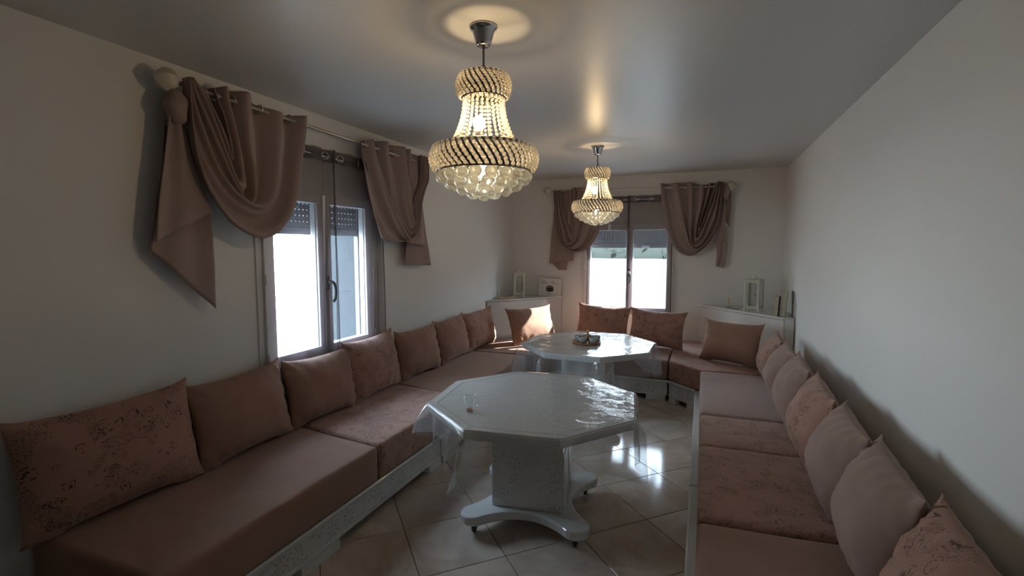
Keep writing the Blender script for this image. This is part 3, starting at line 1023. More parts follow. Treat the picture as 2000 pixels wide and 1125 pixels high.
# ------------------------------------------------------------------ seat mattresses
def mattress(label, poly, mat, z1=0.44, seed=0):
    b = MB().prism(poly, 0.2265, z1)
    me = bpy.data.meshes.new('seat_mattress')
    me.from_pydata(b.v, [], b.f)
    bm = bmesh.new()
    bm.from_mesh(me)
    bmesh.ops.recalc_face_normals(bm, faces=bm.faces)
    bmesh.ops.bevel(bm, geom=list(bm.edges), offset=0.028, segments=4, profile=0.5, affect='EDGES', clamp_overlap=True)
    bmesh.ops.triangulate(bm, faces=[f for f in bm.faces if len(f.verts) > 4])
    for _ in range(4):
        es = [e for e in bm.edges if e.calc_length() > 0.07]
        if es:
            bmesh.ops.subdivide_edges(bm, edges=es, cuts=1, use_grid_fill=True)
            bmesh.ops.triangulate(bm, faces=[f for f in bm.faces if len(f.verts) > 4])
    for v in bm.verts:
        if v.co.z > 0.25:
            n = noise.noise(Vector((v.co.x * 3.1, v.co.y * 3.1, seed)))
            n2 = noise.noise(Vector((v.co.x * 9, v.co.y * 9, seed + 9)))
            v.co.z += 0.005 * n + 0.003 * n2 * (1 if mat == 'floral' else 0.3)
    lay = bm.loops.layers.uv.new('UVMap')
    bm.normal_update()
    for f in bm.faces:
        ax = max(range(3), key=lambda i: abs(f.normal[i]))
        for lp in f.loops:
            co = lp.vert.co
            lp[lay].uv = ((co.y, co.z + seed), (co.x, co.z + seed), (co.x + seed, co.y))[ax]
    bm.to_mesh(me)
    bm.free()
    me.shade_smooth()
    me.materials.append(MT[mat])
    o = bpy.data.objects.new('seat_mattress', me)
    COL.objects.link(o)
    return tag(o, label, 'mattress', 'seat mattresses on the benches')

g = 0.004
BX, FX = -2.545, -1.752
mattress('plain taupe velvet mattress on the left bench, section nearest the camera', [(BX, 1.04), (FX, 1.04), (FX, 2.30 - g), (BX, 2.40 - g)], 'velvet', seed=1)
mattress('rose patterned velvet mattress on the left bench beside the front table', [(BX, 2.40 + g), (FX, 2.30 + g), (FX, 3.36 - g), (BX, 3.46 - g)], 'floral', z1=0.445, seed=2)
mattress('plain taupe velvet mattress on the left bench before its far corner', [(BX, 3.46 + g), (FX, 3.36 + g), (FX, 4.93 - g), (BX, 4.93 - g)], 'velvet', seed=3)
mattress('plain taupe velvet corner mattress in front of the left corner cabinet', [(BX, 4.93 + g), (FX, 4.93 + g), (-1.48, 5.215), (-1.48, 6.488), (-1.79, 6.488), (-2.53, 5.588), (BX, 5.588)], 'velvet', seed=4)
mattress('plain taupe velvet mattress below the far window', [(-1.48 + g * 2, 5.215), (-0.305, 5.215), (-0.305, 6.488), (-1.48 + g * 2, 6.488)], 'velvet2', seed=5)
mattress('rose patterned corner mattress in front of the right corner cabinet', [(-0.295, 5.215), (0.015, 4.905), (0.875, 4.905), (0.875, 5.535), (0.79, 5.535), (-0.03, 6.470), (-0.295, 6.470)], 'floral', seed=6)
mattress('plain mauve velvet mattress on the right bench beside its far corner', [(0.012, 3.62 + g), (0.875, 3.62 + g), (0.875, 4.897), (0.012, 4.897)], 'velvet2', seed=7)
mattress('short rose patterned mattress on the right bench, second from its far corner', [(0.014, 3.01 + g), (0.875, 3.05 + g), (0.875, 3.62 - g), (0.014, 3.60 - g)], 'floral', seed=8)
mattress('rose patterned mattress on the right bench beside the front table', [(0.012, 2.15 + g), (0.875, 2.22 + g), (0.875, 3.05 - g), (0.012, 3.01 - g)], 'floral', z1=0.447, seed=9)
mattress('plain taupe velvet mattress on the right bench nearest the camera', [(0.010, 0.80), (0.875, 0.80), (0.875, 2.22 - g), (0.010, 2.15 - g)], 'velvet', seed=10)

# ------------------------------------------------------------------ cushions
def cushion(label, loc, rz, lean, mat, group, w=0.64, h=0.46, th=0.21, seed=0, roll=0.0, tuck=0.0, pinch=0.075):
    NU, NV = 31, 23
    verts, faces, uvs = [], [], []
    rr_ = random.Random(seed * 7 + 3)
    ph = rr_.uniform(0, 9)
    idx = {}
    for side in (-1, 1):
        for i in range(NV):
            for j in range(NU):
                u = math.sin((2 * j / (NU - 1) - 1) * PI / 2)
                v = math.sin((2 * i / (NV - 1) - 1) * PI / 2)
                edge = j in (0, NU - 1) or i in (0, NV - 1)
                if edge and side == 1:
                    continue
                x = w / 2 * u * (1 - pinch * (1 - v * v) * abs(u))
                z = h / 2 * v * (1 - 0.085 * (1 - u * u) * abs(v))
                pk = (abs(u) * abs(v)) ** 9
                x *= 1 + 0.035 * pk
                z *= 1 + (0.07 * pk if v > 0 else 0)
                f = ((1 - abs(u) ** 2.3) * (1 - abs(v) ** 2.3)) ** 0.58
                sag = 1.0 + 0.16 * (-v) * (1 - v * v)
                y = side * th / 2 * f * sag
                # creases running in from the corners and seams
                cr_ = min(1.0, f * 3) * (1 - min(1, f)) * 0.011
                y += side * cr_ * math.sin(19 * u * (1 if abs(v) > 0.6 else 0.35) + 14 * v * (1 if abs(u) > 0.6 else 0.3) + ph)
                y += 0.008 * noise.noise(Vector((u * 2.2 + seed, v * 2.2, side)))
                # corner ears fall and twist a little
                ear = (abs(u) * abs(v)) ** 6
                y += ear * rr_.uniform(-0.004, 0.004) + ear * 0.012 * math.sin(ph + 2 * u + v)
                z2 = z + h / 2
                if z2 < 0.012:
                    z2 = 0.012 * (1 - math.exp((z2 - 0.012) * 60)) * 0.6
                if v > 0:
                    z2 -= tuck * abs(u) ** 4 * v * v * (1 if u * math.copysign(1, tuck) > 0 else 0) if tuck else 0
                idx[(side, i, j)] = len(verts)
                verts.append((x, y, max(0.001, z2)))
                uvs.append((x + seed * 0.37, z2 + seed * 0.61 + (0.7 if side > 0 else 0)))
    for i in range(NV):
        for j in range(NU):
            if (1, i, j) not in idx:
                idx[(1, i, j)] = idx[(-1, i, j)]
    for side in (-1, 1):
        for i in range(NV - 1):
            for j in range(NU - 1):
                faces.append(tuple(idx[(side, *q)] for q in ((i, j), (i, j + 1), (i + 1, j + 1), (i + 1, j))))
    b = MB()
    b.add(verts, faces)
    o = b.build('cushion', mat, smooth=True, uvs=uvs, angle=180)
    o.location = loc
    o.rotation_euler = (-math.radians(lean), math.radians(roll), math.radians(rz))
    return tag(o, label, 'cushion', group)

ZS = 0.446
GL = 'cushions along the left wall'
lc = [((0.97, 1.655), 'floral', 'big rose patterned cushion at the front end of the left bench', 0.49, 1.0),
      ((1.665, 2.27), 'velvet', 'plain taupe cushion beside the big rose patterned one on the left bench', 0.46, 2.0),
      ((2.285, 2.86), 'velvet', 'plain taupe cushion right under the left window', 0.44, -1.0),
      ((2.84, 3.47), 'floral', 'rose patterned cushion at the far edge of the left window', 0.47, 2.0),
      ((3.50, 4.11), 'velvet', 'plain taupe cushion just past the left window behind the front table', 0.43, -1.0),
      ((4.15, 4.78), 'velvet', 'plain taupe cushion second from the far end of the left bench', 0.44, 2.0),
      ((4.80, 5.48), 'floral', 'rose patterned cushion at the far end of the left bench', 0.44, 2.5)]
for k, ((y0, y1), mt, lb, hh, rl) in enumerate(lc):
    cushion(lb, (-2.388, (y0 + y1) / 2, ZS), 90 + (2 if k % 2 else -3), 11, mt, GL, w=(y1 - y0) * 1.025, pinch=0.05, h=hh, th=0.20, seed=k + 1, roll=-rl * 0.5)
GR = 'cushions along the right wall'
rcs = [((4.63, 5.25), 'floral', 'rose patterned cushion at the far end of the right bench', 0.42, 0),
       ((4.10, 4.66), 'velvet2', 'plain mauve cushion second from the far end of the right bench', 0.43, 0),
       ((3.52, 4.16), 'velvet2', 'plain mauve cushion third from the far end of the right bench', 0.44, 0),
       ((2.88, 3.52), 'floral', 'rose patterned cushion in the middle of the right bench', 0.44, 0),
       ((2.34, 2.90), 'velvet2', 'plain mauve cushion just before the middle rose patterned one on the right bench', 0.44, 0),
       ((1.80, 2.38), 'velvet2', 'large plain mauve cushion on the right bench second from the camera', 0.45, 0),
       ((1.18, 1.84), 'floral', 'rose patterned cushion nearest the camera on the right bench', 0.46, 0)]
for k, ((y0, y1), mt, lb, hh, rl) in enumerate(rcs):
    cushion(lb, (0.562, (y0 + y1) / 2 - 0.015, ZS), -90 - 4, 17, mt, GR, w=(y1 - y0) * 1.03, pinch=0.03, h=hh - 0.045, th=0.23, seed=k + 21)
GF = 'cushions on the far corner seats'
cushion('rose patterned cushion below the left half of the far window', (-1.17, 6.02, ZS), -5, 16, 'floral', GF, w=0.68, h=0.45, th=0.19, seed=41, roll=2)
cushion('rose patterned cushion below the right half of the far window', (-0.50, 5.84, ZS), -9, 16, 'floral', GF, w=0.65, h=0.44, th=0.20, seed=42, roll=2)
cushion('plain taupe cushion leaning before the right corner cabinet', (0.26, 5.27, ZS), -29, 16, 'velvet', GF, w=0.60, h=0.43, th=0.19, seed=43, roll=0)
cushion('sunlit taupe cushion leaning before the left corner cabinet', (-1.885, 5.59, ZS), 58, 20, 'velvet', GF, w=0.70, h=0.45, th=0.19, seed=44, roll=0)

# ------------------------------------------------------------------ tables
def octo(R_, a0=PI / 8, n=8):
    return [(R_ * math.cos(a0 + 2 * PI * k / n), R_ * math.sin(a0 + 2 * PI * k / n)) for k in range(n)]

def table(label, loc, rz):
    root = thing('octagonal_table', label, 'table', loc, rz, 'white octagonal tables')
    R_ = 0.630
    MB().loft([(octo(R_ - 0.03), 0.652), (octo(R_ - 0.006), 0.658), (octo(R_), 0.666), (octo(R_), 0.698), (octo(R_ - 0.004), 0.704)]).build('table_top', 'white', root)
    # border boards, one for each of the eight sides, mitred
    O, I = octo(R_ - 0.004), octo(R_ - 0.052)
    e = 0.0012
    for k in range(8):
        k2 = (k + 1) % 8
        q = [Vector((*O[k], 0)), Vector((*O[k2], 0)), Vector((*I[k2], 0)), Vector((*I[k], 0))]
        d = (q[1] - q[0]).normalized() * e
        q = [q[0] + d, q[1] - d, q[2] - d, q[3] + d]
        MB().prism([(p.x, p.y) for p in q], 0.704, 0.711).build('border_board', 'white', root, bevel=0.0015, seg=1)
    MB().prism(octo(R_ - 0.060), 0.704, 0.710).build('inner_panel', 'engraved', root)
    # pedestal with carved side panels
    s = 0.205
    MB().box(-s, s, -s, s, 0.125, 0.652).build('pedestal', 'white', root, bevel=0.004)
    for k in range(4):
        w_, z0, z1 = s - 0.012, 0.135, 0.46
        b = MB()
        for poly in ([(-w_, z0), (-0.11, z0), (-0.004, z1 - 0.02), (-0.004, z1), (-w_, z1)], [(w_, z0), (w_, z1), (0.004, z1), (0.004, z1 - 0.02), (0.11, z0)]):
            n = len(poly)
            vs_ = [(x, -s - 0.004, z) for x, z in poly] + [(x, -s, z) for x, z in poly]
            b.add(vs_, [tuple(range(n)), tuple(range(2 * n - 1, n - 1, -1))] + [(i, (i + 1) % n, n + (i + 1) % n, n + i) for i in range(n)])
        p = b.build('carved_panel', 'carved', root)
        p.rotation_euler = (0, 0, k * PI / 2)
    # base with four lobes and hollow sides
    pts = []
    lr, rl = 0.405, 0.078
    for k in range(4):
        a = PI / 4 + k * PI / 2
        c = Vector((lr * math.cos(a), lr * math.sin(a)))
        for i in range(11):
            t_ = a - 1.75 + 3.5 * i / 10
            pts.append((c.x + rl * math.cos(t_), c.y + rl * math.sin(t_)))
        a2 = a + PI / 2
        st = Vector(pts[-1])
        c2 = Vector((lr * math.cos(a2), lr * math.sin(a2)))
        en = c2 + Vector((rl * math.cos(a2 - 1.75), rl * math.sin(a2 - 1.75)))
        md = Vector((0.235 * math.cos(a + PI / 4), 0.235 * math.sin(a + PI / 4)))
        ctl = md * 2 - (st + en) / 2
        for i in range(1, 10):
            u = i / 10
            p = st * (1 - u) ** 2 + ctl * 2 * u * (1 - u) + en * u * u
            pts.append((p.x, p.y))
    MB().prism(pts, 0.072, 0.125).build('base', 'white', root, bevel=0.012, seg=3)
    for k in range(4):
        a = PI / 4 + k * PI / 2
        x, y = lr * math.cos(a), lr * math.sin(a)
        b = MB().lathe([(0.018, 0.060), (0.018, 0.072)], 12, (x, y, 0))
        b.box(x - 0.014, x - 0.010, y - 0.014, y + 0.014, 0.018, 0.062)
        b.box(x + 0.010, x + 0.014, y - 0.014, y + 0.014, 0.018, 0.062)
        c = b.build('castor', 'darkmetal', root)
        MB().lathe([(0.016, -0.009), (0.024, -0.008), (0.025, 0.0), (0.024, 0.008), (0.016, 0.009)], 16, (x, y, 0.025), axis='x').build('wheel', 'black', c, smooth=True)
    return root

T1, T2 = (-0.915, 2.69, 0), (-0.985, 4.50, 0)
R1, R2 = math.radians(7.5), math.radians(-1.5)
table('white octagonal table in front with a tea glass on it', T1, R1)
table('white octagonal table at the far end with the round cup tray', T2, R2)

def vinyl_cloth(label, loc, rz, half, crn, seed, lmin=0.17, lmax=0.33):
    """clear vinyl square laid over the octagon; crn = world angle of one cloth corner"""
    rr_ = random.Random(seed)
    NT = 208
    Ro = 0.634
    rows, uv = [], []
    def ro(a):
        q = (a - PI / 8) % (PI / 4)
        return Ro * math.cos(PI / 8) / math.cos(q - PI / 8)
    def rsq(a):
        q = (a - crn + PI / 4 + rz) % (PI / 2)
        return half / math.cos(q - PI / 4)
    prof = [0.02, 0.2, 0.4, 0.6, 0.8, 0.93, 0.985, 1.0]
    for f in prof:
        row = []
        for k in range(NT):
            a = 2 * PI * k / NT
            r = ro(a) * f
            row.append((r * math.cos(a), r * math.sin(a), 0.7135))
            uv.append((row[-1][0] + seed, row[-1][1]))
        rows.append(row)
    ND = 15
    for i in range(1, ND + 1):
        row = []
        for k in range(NT):
            a = 2 * PI * k / NT
            L = min(lmax, max(lmin, rsq(a) - ro(a))) + 0.012 * math.sin(5 * a + seed)
            s = L * i / ND
            pv = math.cos(8 * (a - PI / 8))           # 1 on the corners of the table
            fold = max(0.0, pv) ** 6
            fl = 0.010 + 0.10 * s * (0.35 + 1.1 * fold) + 0.035 * fold * min(1, s / 0.08)
            fl += 0.016 * math.sin(23 * a + seed * 2) * min(1, s / 0.12) + 0.010 * noise.noise(Vector((4 * math.cos(a), 4 * math.sin(a), s * 8 + seed)))
            r = ro(a) + fl * min(1.0, s / 0.03 + 0.25)
            aa = a + 0.05 * fold * math.sin(9 * s + seed) * min(1, s / 0.1)
            z = 0.7135 - 0.010 * min(1, s / 0.02) - max(0, s - 0.01) * 0.965
            row.append((r * math.cos(aa), r * math.sin(aa), z))
            uv.append((row[-1][0] * 1.3 + seed, row[-1][1] * 1.3 + z))
        rows.append(row)
    o = MB().grid(rows, wrap=True).build('vinyl_tablecloth', 'vinyl', smooth=True, uvs=uv, angle=180)
    o.location = loc
    o.rotation_euler = (0, 0, rz)
    return tag(o, label, 'tablecloth', 'clear vinyl tablecloths')
vinyl_cloth('clear vinyl tablecloth draped over the front table', T1, R1, 0.80, math.radians(-52), 1)
vinyl_cloth('clear vinyl tablecloth draped over the far table', T2, R2, 0.81, math.radians(-20), 4)

# ------------------------------------------------------------------ chandeliers
def chandelier(label, loc, rz):
    root = thing('chandelier', label, 'chandelier', loc, rz, 'crystal chandeliers')
    c = MB().lathe([(0.058, 0.0), (0.060, -0.004), (0.058, -0.010), (0.052, -0.013), (0.047, -0.024), (0.034, -0.066), (0.030, -0.078), (0.026, -0.081)], 32).build('canopy', 'chrome', root, smooth=True, angle=50)
    b = MB().tube([(0, 0, -0.078), (0, 0, -0.164)], 0.0048, 10)
    b.box(-0.0065, 0.0065, -0.004, -0.001, -0.192, -0.160)
    b.box(-0.0065, 0.0065, 0.001, 0.004, -0.192, -0.160)
    b.build('stem', 'darkchrome', root, smooth=True, angle=40)
    MB().torus((0, 0, -0.198), 0.010, 0.002, 'y', 14, 6).build('link', 'darkchrome', root, smooth=True)
    # crown and large basket: rings, slanted metal bars and slanted bead rows
    def basket(name, z0, z1, r_end, r_mid, nbar, twist, rb):
        f = MB()
        f.torus((0, 0, z0), r_end, 0.0052, 'z', 48, 8)
        f.torus((0, 0, z1), r_end, 0.0042, 'z', 48, 8)
        f.torus((0, 0, z0 - 0.006), r_end + 0.003, 0.003, 'z', 48, 6)
        ring = f.build(name, 'darkchrome', root, smooth=True)
        def at(t_, a):
            r = r_end + (r_mid - r_end) * math.sin(PI * (0.06 + 0.88 * t_)) ** 0.75
            aa = a + twist * t_
            return Vector((r * math.cos(aa), r * math.sin(aa), z0 + (z1 - z0) * t_))
        bm_ = MB()
        for i in range(7):
            pass
        rows = []
        w_ = PI / nbar * 0.36
        inn = 0.003
        rows = [[at(i / 8, -w_) * 1.0, at(i / 8, w_) * 1.0] for i in range(9)]
        bar = MB().grid([[p - Vector((p.x, p.y, 0)).normalized() * inn for p in r_] for r_ in rows]).build('metal_bar', 'darkchrome', root, smooth=True)
        bd = MB()
        nb = max(6, int(round((z0 - z1) / (rb * 1.55))))
        for i in range(nb):
            p = at((i + 0.5) / nb, PI / nbar)
            bd.sphere(p, rb, 6, 4)
        row = bd.build('bead_row', 'bead', root, smooth=True, angle=60)
        for k in range(1, nbar):
            inst('metal_bar', bar.data, root, (0, 0, 0), (0, 0, 2 * PI * k / nbar))
            inst('bead_row', row.data, root, (0, 0, 0), (0, 0, 2 * PI * k / nbar))
        return ring
    basket('crown', -0.204, -0.298, 0.093, 0.117, 28, 0.55, 0.0078)
    basket('basket', -0.506, -0.610, 0.203, 0.232, 48, 0.30, 0.0092)
    # neck strands of beads
    bd = MB()
    nb = 12
    for i in range(nb):
        t_ = (i + 0.4) / nb
        r = 0.086 + 0.064 * t_ ** 2.1
        bd.sphere((r, 0, -0.302 - 0.200 * t_), 0.0068, 8, 5)
    st = bd.build('bead_strand', 'bead', root, smooth=True, angle=60)
    for k in range(1, 26):
        inst('bead_strand', st.data, root, (0, 0, 0), (0, 0, 2 * PI * k / 26))
    # inner frame, socket and bulb, plus an added lower bulb lighting the balls
    b = MB()
    b.tube([(0, 0, -0.180), (0, 0, -0.330)], 0.004, 8)
    for k in range(3):
        a = 2 * PI * k / 3
        b.tube([(0, 0, -0.206), (0.093 * math.cos(a), 0.093 * math.sin(a), -0.205)], 0.0025, 6)
        b.tube([(0.020 * math.cos(a), 0.020 * math.sin(a), -0.42), (0.203 * math.cos(a), 0.203 * math.sin(a), -0.508)], 0.002, 6)
    b.build('inner_frame', 'darkchrome', root)
    for bx, dz, mt in (((-0.022, -0.004), -0.036, 'bulb'), ((0.0, 0.0), -0.248, 'addedbulb')):  # second entry is the added bulb among the ball tiers
        b = MB().lathe([(0.012, -0.405 + dz), (0.016, -0.40 + dz), (0.016, -0.445 + dz), (0.012, -0.45 + dz)], 14, (bx[0], bx[1], 0))
        if mt == 'bulb':
            b.build('socket', 'paper', root, smooth=True)
        MB().lathe([(0.010, -0.402 + dz), (0.014, -0.392 + dz), (0.023, -0.378 + dz), (0.0265, -0.362 + dz), (0.023, -0.346 + dz), (0.013, -0.337 + dz), (0.0004, -0.335 + dz)], 18, (bx[0], bx[1], 0)).build('bulb', mt, root, smooth=True, angle=180)
    # tiers of crystal balls, each with a small top bead
    ball = None
    rr_ = random.Random(2)
    for z, r, n, off in ((-0.634, 0.184, 19, 0.0), (-0.662, 0.146, 15, 0.5), (-0.686, 0.100, 10, 0.2), (-0.704, 0.050, 5, 0.6)):
        for k in range(n):
            a = 2 * PI * (k + off) / n
            p = (r * math.cos(a), r * math.sin(a), z + rr_.uniform(-0.003, 0.003))
            if ball is None:
                s = MB().sphere((0, 0, 0), 0.0262, 18, 12)
                ball = s.build('crystal_ball', 'ball', root, smooth=True, angle=180)
                ball.location = p
            else:
                inst('crystal_ball', ball.data, root, p)
    hk = MB()
    for z, r, n, off in ((-0.634, 0.184, 19, 0.0), (-0.662, 0.146, 15, 0.5), (-0.686, 0.100, 10, 0.2), (-0.704, 0.050, 5, 0.6)):
        for k in range(n):
            a = 2 * PI * (k + off) / n
            hk.sphere((r * math.cos(a), r * math.sin(a), z + 0.030), 0.0065, 6, 4)
        hk.torus((0, 0, z + 0.037), r, 0.0018, 'z', 40, 5)
    o = hk.build('hanger_rings', 'bead', root, smooth=True, angle=60)
    return root
ch = chandelier('crystal basket chandelier hanging nearest the camera', (-0.90, 1.955, H), 0.0)
c2 = copy_tree(ch)
c2.location = (-0.935, 4.55, H)
c2.rotation_euler = (0, 0, 0.07)
c2['label'] = 'crystal basket chandelier hanging further away near the far window'

# ------------------------------------------------------------------ small things
ZT = 0.7145
# tea glass
root = thing('tea_glass', 'small clear tea glass with handle and a little tea on front table', 'glass', (-1.170, 2.338, ZT))
MB().lathe([(0.0005, 0.004), (0.019, 0.004), (0.020, 0.012), (0.0215, 0.03), (0.0265, 0.062), (0.0315, 0.085), (0.0330, 0.085), (0.0280, 0.062), (0.0235, 0.03), (0.0225, 0.012), (0.0240, 0.004), (0.0235, 0.0), (0.0005, 0.0)], 32, cap=False).build('bowl', 'thinglass', root, smooth=True, angle=50)
MB().torus((0, 0, 0.085), 0.0322, 0.0010, 'z', 32, 6).build('rim', 'thinglass', root, smooth=True)
MB().tube(cr([(0.027, 0.010, 0.062), (0.040, 0.014, 0.064), (0.047, 0.016, 0.050), (0.040, 0.014, 0.030), (0.023, 0.008, 0.026)], 20), 0.0030, 8).build('handle', 'thinglass', root, smooth=True)
MB().lathe([(0.0005, 0.0045), (0.0185, 0.0045), (0.0192, 0.010), (0.0005, 0.010)], 24).build('tea', 'tea', root)

# cup tray on the far table
TC = Vector((-1.000, 4.472, ZT))
o = MB().lathe([(0.0005, 0.0), (0.128, 0.0), (0.134, 0.004), (0.135, 0.014), (0.131, 0.016), (0.128, 0.010), (0.0005, 0.009)], 40).build('round_tray', 'wood', smooth=True, angle=40)
o.location = TC
tag(o, 'round wooden tray holding small cups on the far table', 'tray')
cups = [(-0.078, 0.020, 'small bluish cup at the left side of the round tray'), (-0.024, -0.062, 'small bluish cup at the front of the round tray, full of crumbs'), (-0.010, 0.075, 'small bluish cup at the back of the round tray'),
        (0.074, -0.040, 'small bluish cup front right on the round tray'), (0.078, 0.050, 'small bluish cup back right on the round tray')]
for k, (x, y, lb) in enumerate(cups):
    root = thing('cup', lb, 'cup', TC + Vector((x, y, 0.0098)), 0, 'small cups on the round tray')
    MB().lathe([(0.0005, 0.0), (0.026, 0.0), (0.034, 0.008), (0.041, 0.028), (0.0425, 0.050), (0.0410, 0.0515), (0.0395, 0.050), (0.038, 0.028), (0.030, 0.010), (0.0005, 0.007)], 26, cap=False).build('bowl', 'cup', root, smooth=True, angle=60)
    if k != 3:
        b = MB().lathe([(0.0005, 0.036), (0.036, 0.034)], 20, cap=False)
        for q in range(16):
            a, r = RND.uniform(0, 6.28), RND.uniform(0, 0.028)
            b.sphere((r * math.cos(a), r * math.sin(a), 0.038 + RND.uniform(0, 0.006)), 0.006, 6, 4)
        o = b.build('crumbs', 'palewood' if k == 1 else 'cupin', root)
        o['kind'] = 'stuff'
root = thing('wooden_pestle', 'small wooden stick with round head standing in the tray cups', 'utensil', TC + Vector((0.012, -0.004, 0.0098)))
MB().lathe([(0.016, 0.0), (0.019, 0.010), (0.016, 0.035), (0.011, 0.060), (0.009, 0.085)], 16).build('shaft', 'wood', root, smooth=True)
MB().sphere((0, 0, 0.098), 0.016, 14, 10).build('head', 'palewood', root, smooth=True, angle=180)
b = MB().tube([TC + Vector((0.020, -0.050, 0.020)), TC + Vector((0.030, -0.085, 0.014)), TC + Vector((0.036, -0.120, 0.018))], [0.008, 0.004, 0.005], 8)
tag(b.build('spoon', 'paper', smooth=True), 'small white spoon lying at the front of the round tray', 'spoon')

# lanterns
def lantern(label, loc, rz, w_, h_):
    root = thing('lantern', label, 'lantern', loc, rz, 'white metal lanterns on the corner cabinets')
    s, p = w_ / 2, 0.009
    z0, z1 = 0.035, h_
    for sx_ in (-1, 1):
        for sy_ in (-1, 1):
            x, y = sx_ * (s - p), sy_ * (s - p)
            MB().box(x - p, x + p, y - p, y + p, 0.0, z1).build('post', 'lantern', root, bevel=0.0015, seg=1)
    MB().box(-s + p, s - p, -s + p, s - p, z0, z0 + 0.012).build('bottom_plate', 'lantern', root)
    b = MB().loft([([(-s - 0.006, -s - 0.006), (s + 0.006, -s - 0.006), (s + 0.006, s + 0.006), (-s - 0.006, s + 0.006)], z1), ([(-s - 0.006, -s - 0.006), (s + 0.006, -s - 0.006), (s + 0.006, s + 0.006), (-s - 0.006, s + 0.006)], z1 + 0.010), ([(-0.025, -0.025), (0.025, -0.025), (0.025, 0.025), (-0.025, 0.025)], z1 + 0.026)])
    b.build('roof', 'lantern', root)
    MB().lathe([(0.020, z1 + 0.024), (0.020, z1 + 0.050), (0.036, z1 + 0.052), (0.036, z1 + 0.058), (0.0005, z1 + 0.060)], 18).build('cap', 'lantern', root, smooth=True, angle=30)
    for k in range(4):
        f = MB()
        a, c = s - 2 * p, -s + p
        f.box(-a, a, c - 0.004, c + 0.004, z0 + 0.012, z0 + 0.026)
        f.box(-a, a, c - 0.004, c + 0.004, z1 - 0.022, z1 - 0.002)
        f.box(-a, -a + 0.010, c - 0.004, c + 0.004, z0 + 0.026, z1 - 0.022)
        f.box(a - 0.010, a, c - 0.004, c + 0.004, z0 + 0.026, z1 - 0.022)
        for sx_ in (-1, 1):
            for zz in (z0 + 0.026, z1 - 0.022):
                dz = 0.02 if zz < h_ / 2 else -0.02
                f.add([(sx_ * (a - 0.010), c - 0.003, zz), (sx_ * (a - 0.032), c - 0.003, zz), (sx_ * (a - 0.010), c - 0.003, zz + dz),
                       (sx_ * (a - 0.010), c + 0.003, zz), (sx_ * (a - 0.032), c + 0.003, zz), (sx_ * (a - 0.010), c + 0.003, zz + dz)],
                      [(0, 1, 2), (5, 4, 3), (0, 3, 4, 1), (1, 4, 5, 2), (2, 5, 3, 0)])
        q = f.build('side_frame', 'lantern', root)
        q.rotation_euler = (0, 0, k * PI / 2)
        MB().box(-a + 0.008, a - 0.008, c - 0.0012, c + 0.0012, z0 + 0.024, z1 - 0.020).build('glass_pane', 'thinglass', q)
    h_l = MB().torus((s * 0.45, -s - 0.004, h_ * 0.55), 0.010, 0.0022, 'y', 14, 6).build('latch', 'darkmetal', root, smooth=True)
    return root
lantern('white metal lantern on the left corner cabinet beside the wall', (-2.315, 6.13, ZL), math.radians(28), 0.15, 0.315)
lantern('white metal lantern on the right corner cabinet beside the books', (0.545, 6.00, ZR), math.radians(-22), 0.16, 0.345)

# framed card with the black cube
root = thing('picture_card', 'white square card printed with a black cube on left corner cabinet', 'picture', (-1.965, 6.405, ZL + 0.001), math.radians(6))
root.rotation_euler = (math.radians(-12), math.radians(2), math.radians(6))
MB().box(-0.155, 0.155, 0.0, 0.014, 0.0, 0.248).build('card', 'paper', root, bevel=0.001, seg=1)
def flat(poly, y0, y1, name, mat):
    n = len(poly)
    vs_ = [(x, y0, z) for x, z in poly] + [(x, y1, z) for x, z in poly]
    MB().add(vs_, [tuple(range(n)), tuple(range(2 * n - 1, n - 1, -1))] + [(i, (i + 1) % n, n + (i + 1) % n, n + i) for i in range(n)]).build(name, mat, root)
flat([(-0.048, 0.068), (0.002, 0.058), (0.050, 0.066), (0.052, 0.128), (0.006, 0.150), (-0.048, 0.132)], -0.0012, 0.0, 'cube_print', 'ink')
flat([(0.006, 0.128), (0.050, 0.112), (0.050, 0.118), (0.006, 0.135)], -0.002, -0.0012, 'gold_band', 'gold')
flat([(-0.046, 0.118), (0.004, 0.128), (0.004, 0.134), (-0.046, 0.124)], -0.002, -0.0012, 'gold_band', 'gold')
def scribble(pts, r=0.0017):
    MB().tube([(p.x, -0.0012, p.y) for p in cr([(x, z, 0) for x, z in pts], 40)], r, 5).build('lettering', 'ink', root)
scribble([(-0.128, 0.190), (-0.132, 0.212), (-0.108, 0.224), (-0.082, 0.212), (-0.096, 0.186), (-0.128, 0.180), (-0.112, 0.178), (-0.090, 0.178)])
scribble([(-0.088, 0.180), (-0.078, 0.190), (-0.072, 0.178), (-0.064, 0.188), (-0.058, 0.177), (-0.050, 0.186), (-0.042, 0.178), (-0.030, 0.176)])
scribble([(0.012, 0.178), (0.020, 0.212), (0.030, 0.186), (0.044, 0.210), (0.048, 0.180), (0.056, 0.178)])
scribble([(0.056, 0.178), (0.064, 0.186), (0.070, 0.176), (0.078, 0.184), (0.086, 0.174), (0.096, 0.182), (0.104, 0.174), (0.118, 0.176)])
fc = bpy.data.curves.new('date_print', 'FONT')
fc.body = '2021'
fc.size = 0.026
fc.align_x = 'CENTER'
fc.extrude = 0.0004
fc.materials.append(MT['ink'])
_tmp = bpy.data.objects.new('date_curve', fc)
COL.objects.link(_tmp)
_me = bpy.data.meshes.new_from_object(_tmp.evaluated_get(bpy.context.evaluated_depsgraph_get()))
bpy.data.objects.remove(_tmp)
fo = bpy.data.objects.new('date_print', _me)
COL.objects.link(fo)
fo.parent = root
fo.location = (-0.002, -0.001, 0.026)
fo.rotation_euler = (PI / 2, 0, 0)

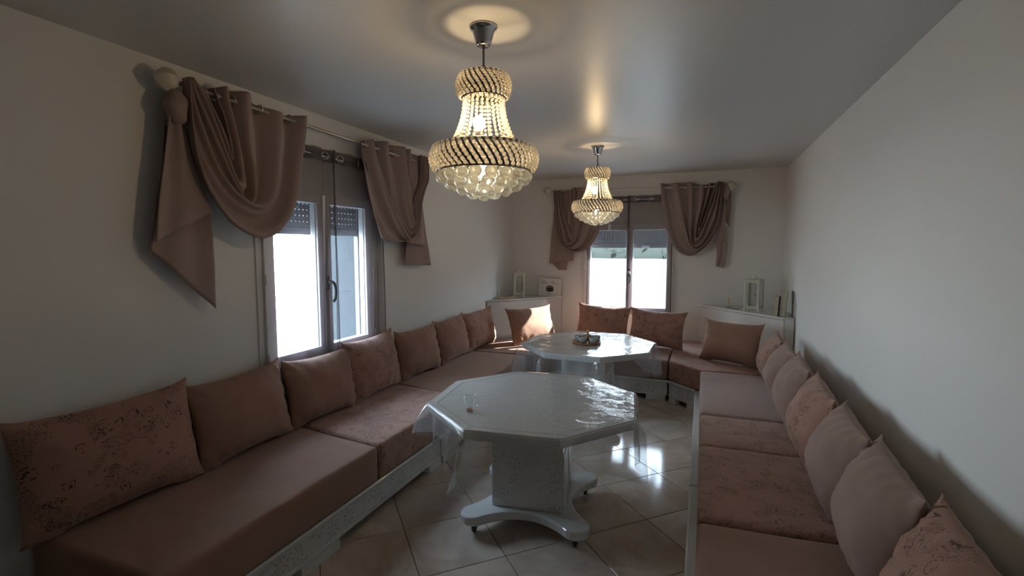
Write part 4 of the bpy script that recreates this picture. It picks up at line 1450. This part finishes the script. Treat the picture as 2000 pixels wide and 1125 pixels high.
# slim wooden tray and tumbler beside the left lantern
o = MB().box(-0.13, 0.13, -0.035, 0.035, 0.0, 0.012).build('narrow_tray', 'palewood', bevel=0.003)
o.location = (-2.405, 5.945, ZL + 0.0005)
o.rotation_euler = (0, 0, math.radians(42))
tag(o, 'narrow wooden tray lying on the left corner cabinet by the wall', 'tray')
o = MB().lathe([(0.0005, 0.003), (0.024, 0.003), (0.027, 0.045), (0.029, 0.045), (0.026, 0.0), (0.0005, 0.0)], 20, cap=False).build('tumbler', 'thinglass', smooth=True, angle=50)
o.location = (-2.465, 5.890, ZL + 0.0130)
tag(o, 'tiny glass tumbler standing on the narrow wooden tray', 'glass')

# green glass dish with a stick holder on the right cabinet
root = thing('glass_dish', 'small green glass dish with an upright gold stick on right corner cabinet', 'dish', (0.345, 6.185, ZR), math.radians(-40))
MB().box(-0.075, 0.075, -0.04, 0.04, 0.0, 0.010).build('plate', 'thinglass', root, bevel=0.002)
MB().box(-0.072, 0.072, -0.038, 0.038, 0.0005, 0.003).build('underside', simple('green_glass_base', (0.10, 0.19, 0.13), 0.2), root)
MB().tube([(-0.052, 0, 0.010), (-0.054, 0, 0.125)], 0.0055, 10).build('stick', 'gold', root, smooth=True)
MB().sphere((-0.045, -0.012, 0.026), 0.015, 12, 8).build('knob', 'cream', root, smooth=True, angle=180)
MB().sphere((0.028, -0.010, 0.019), 0.010, 12, 8).build('knob', 'cream', root, smooth=True, angle=180)

# two books by the right wall
def book(label, loc, rz, lean, th, dp, hh):
    root = thing('book', label, 'book', loc, 0, 'books at the right wall')
    root.rotation_euler = (0, math.radians(lean), math.radians(rz))
    c = 0.0022
    MB().box(-th / 2, -th / 2 + c, -dp / 2, dp / 2, 0, hh).build('cover', 'bookdark', root)
    MB().box(th / 2 - c, th / 2, -dp / 2, dp / 2, 0, hh).build('cover', 'bookdark', root)
    MB().box(-th / 2, th / 2, -dp / 2 - c, -dp / 2, 0, hh).build('spine', 'book', root)
    MB().box(-th / 2 + c, th / 2 - c, -dp / 2, dp / 2 - 0.004, 0.003, hh - 0.003).build('pages', 'pages', root)
    return root
book('tall beige book standing at the right wall behind the shorter one', (0.805, 5.73, ZR), -10, 4, 0.040, 0.17, 0.265)
book('shorter beige book standing left of the tall book', (0.735, 5.70, ZR), -14, 3, 0.040, 0.15, 0.205)
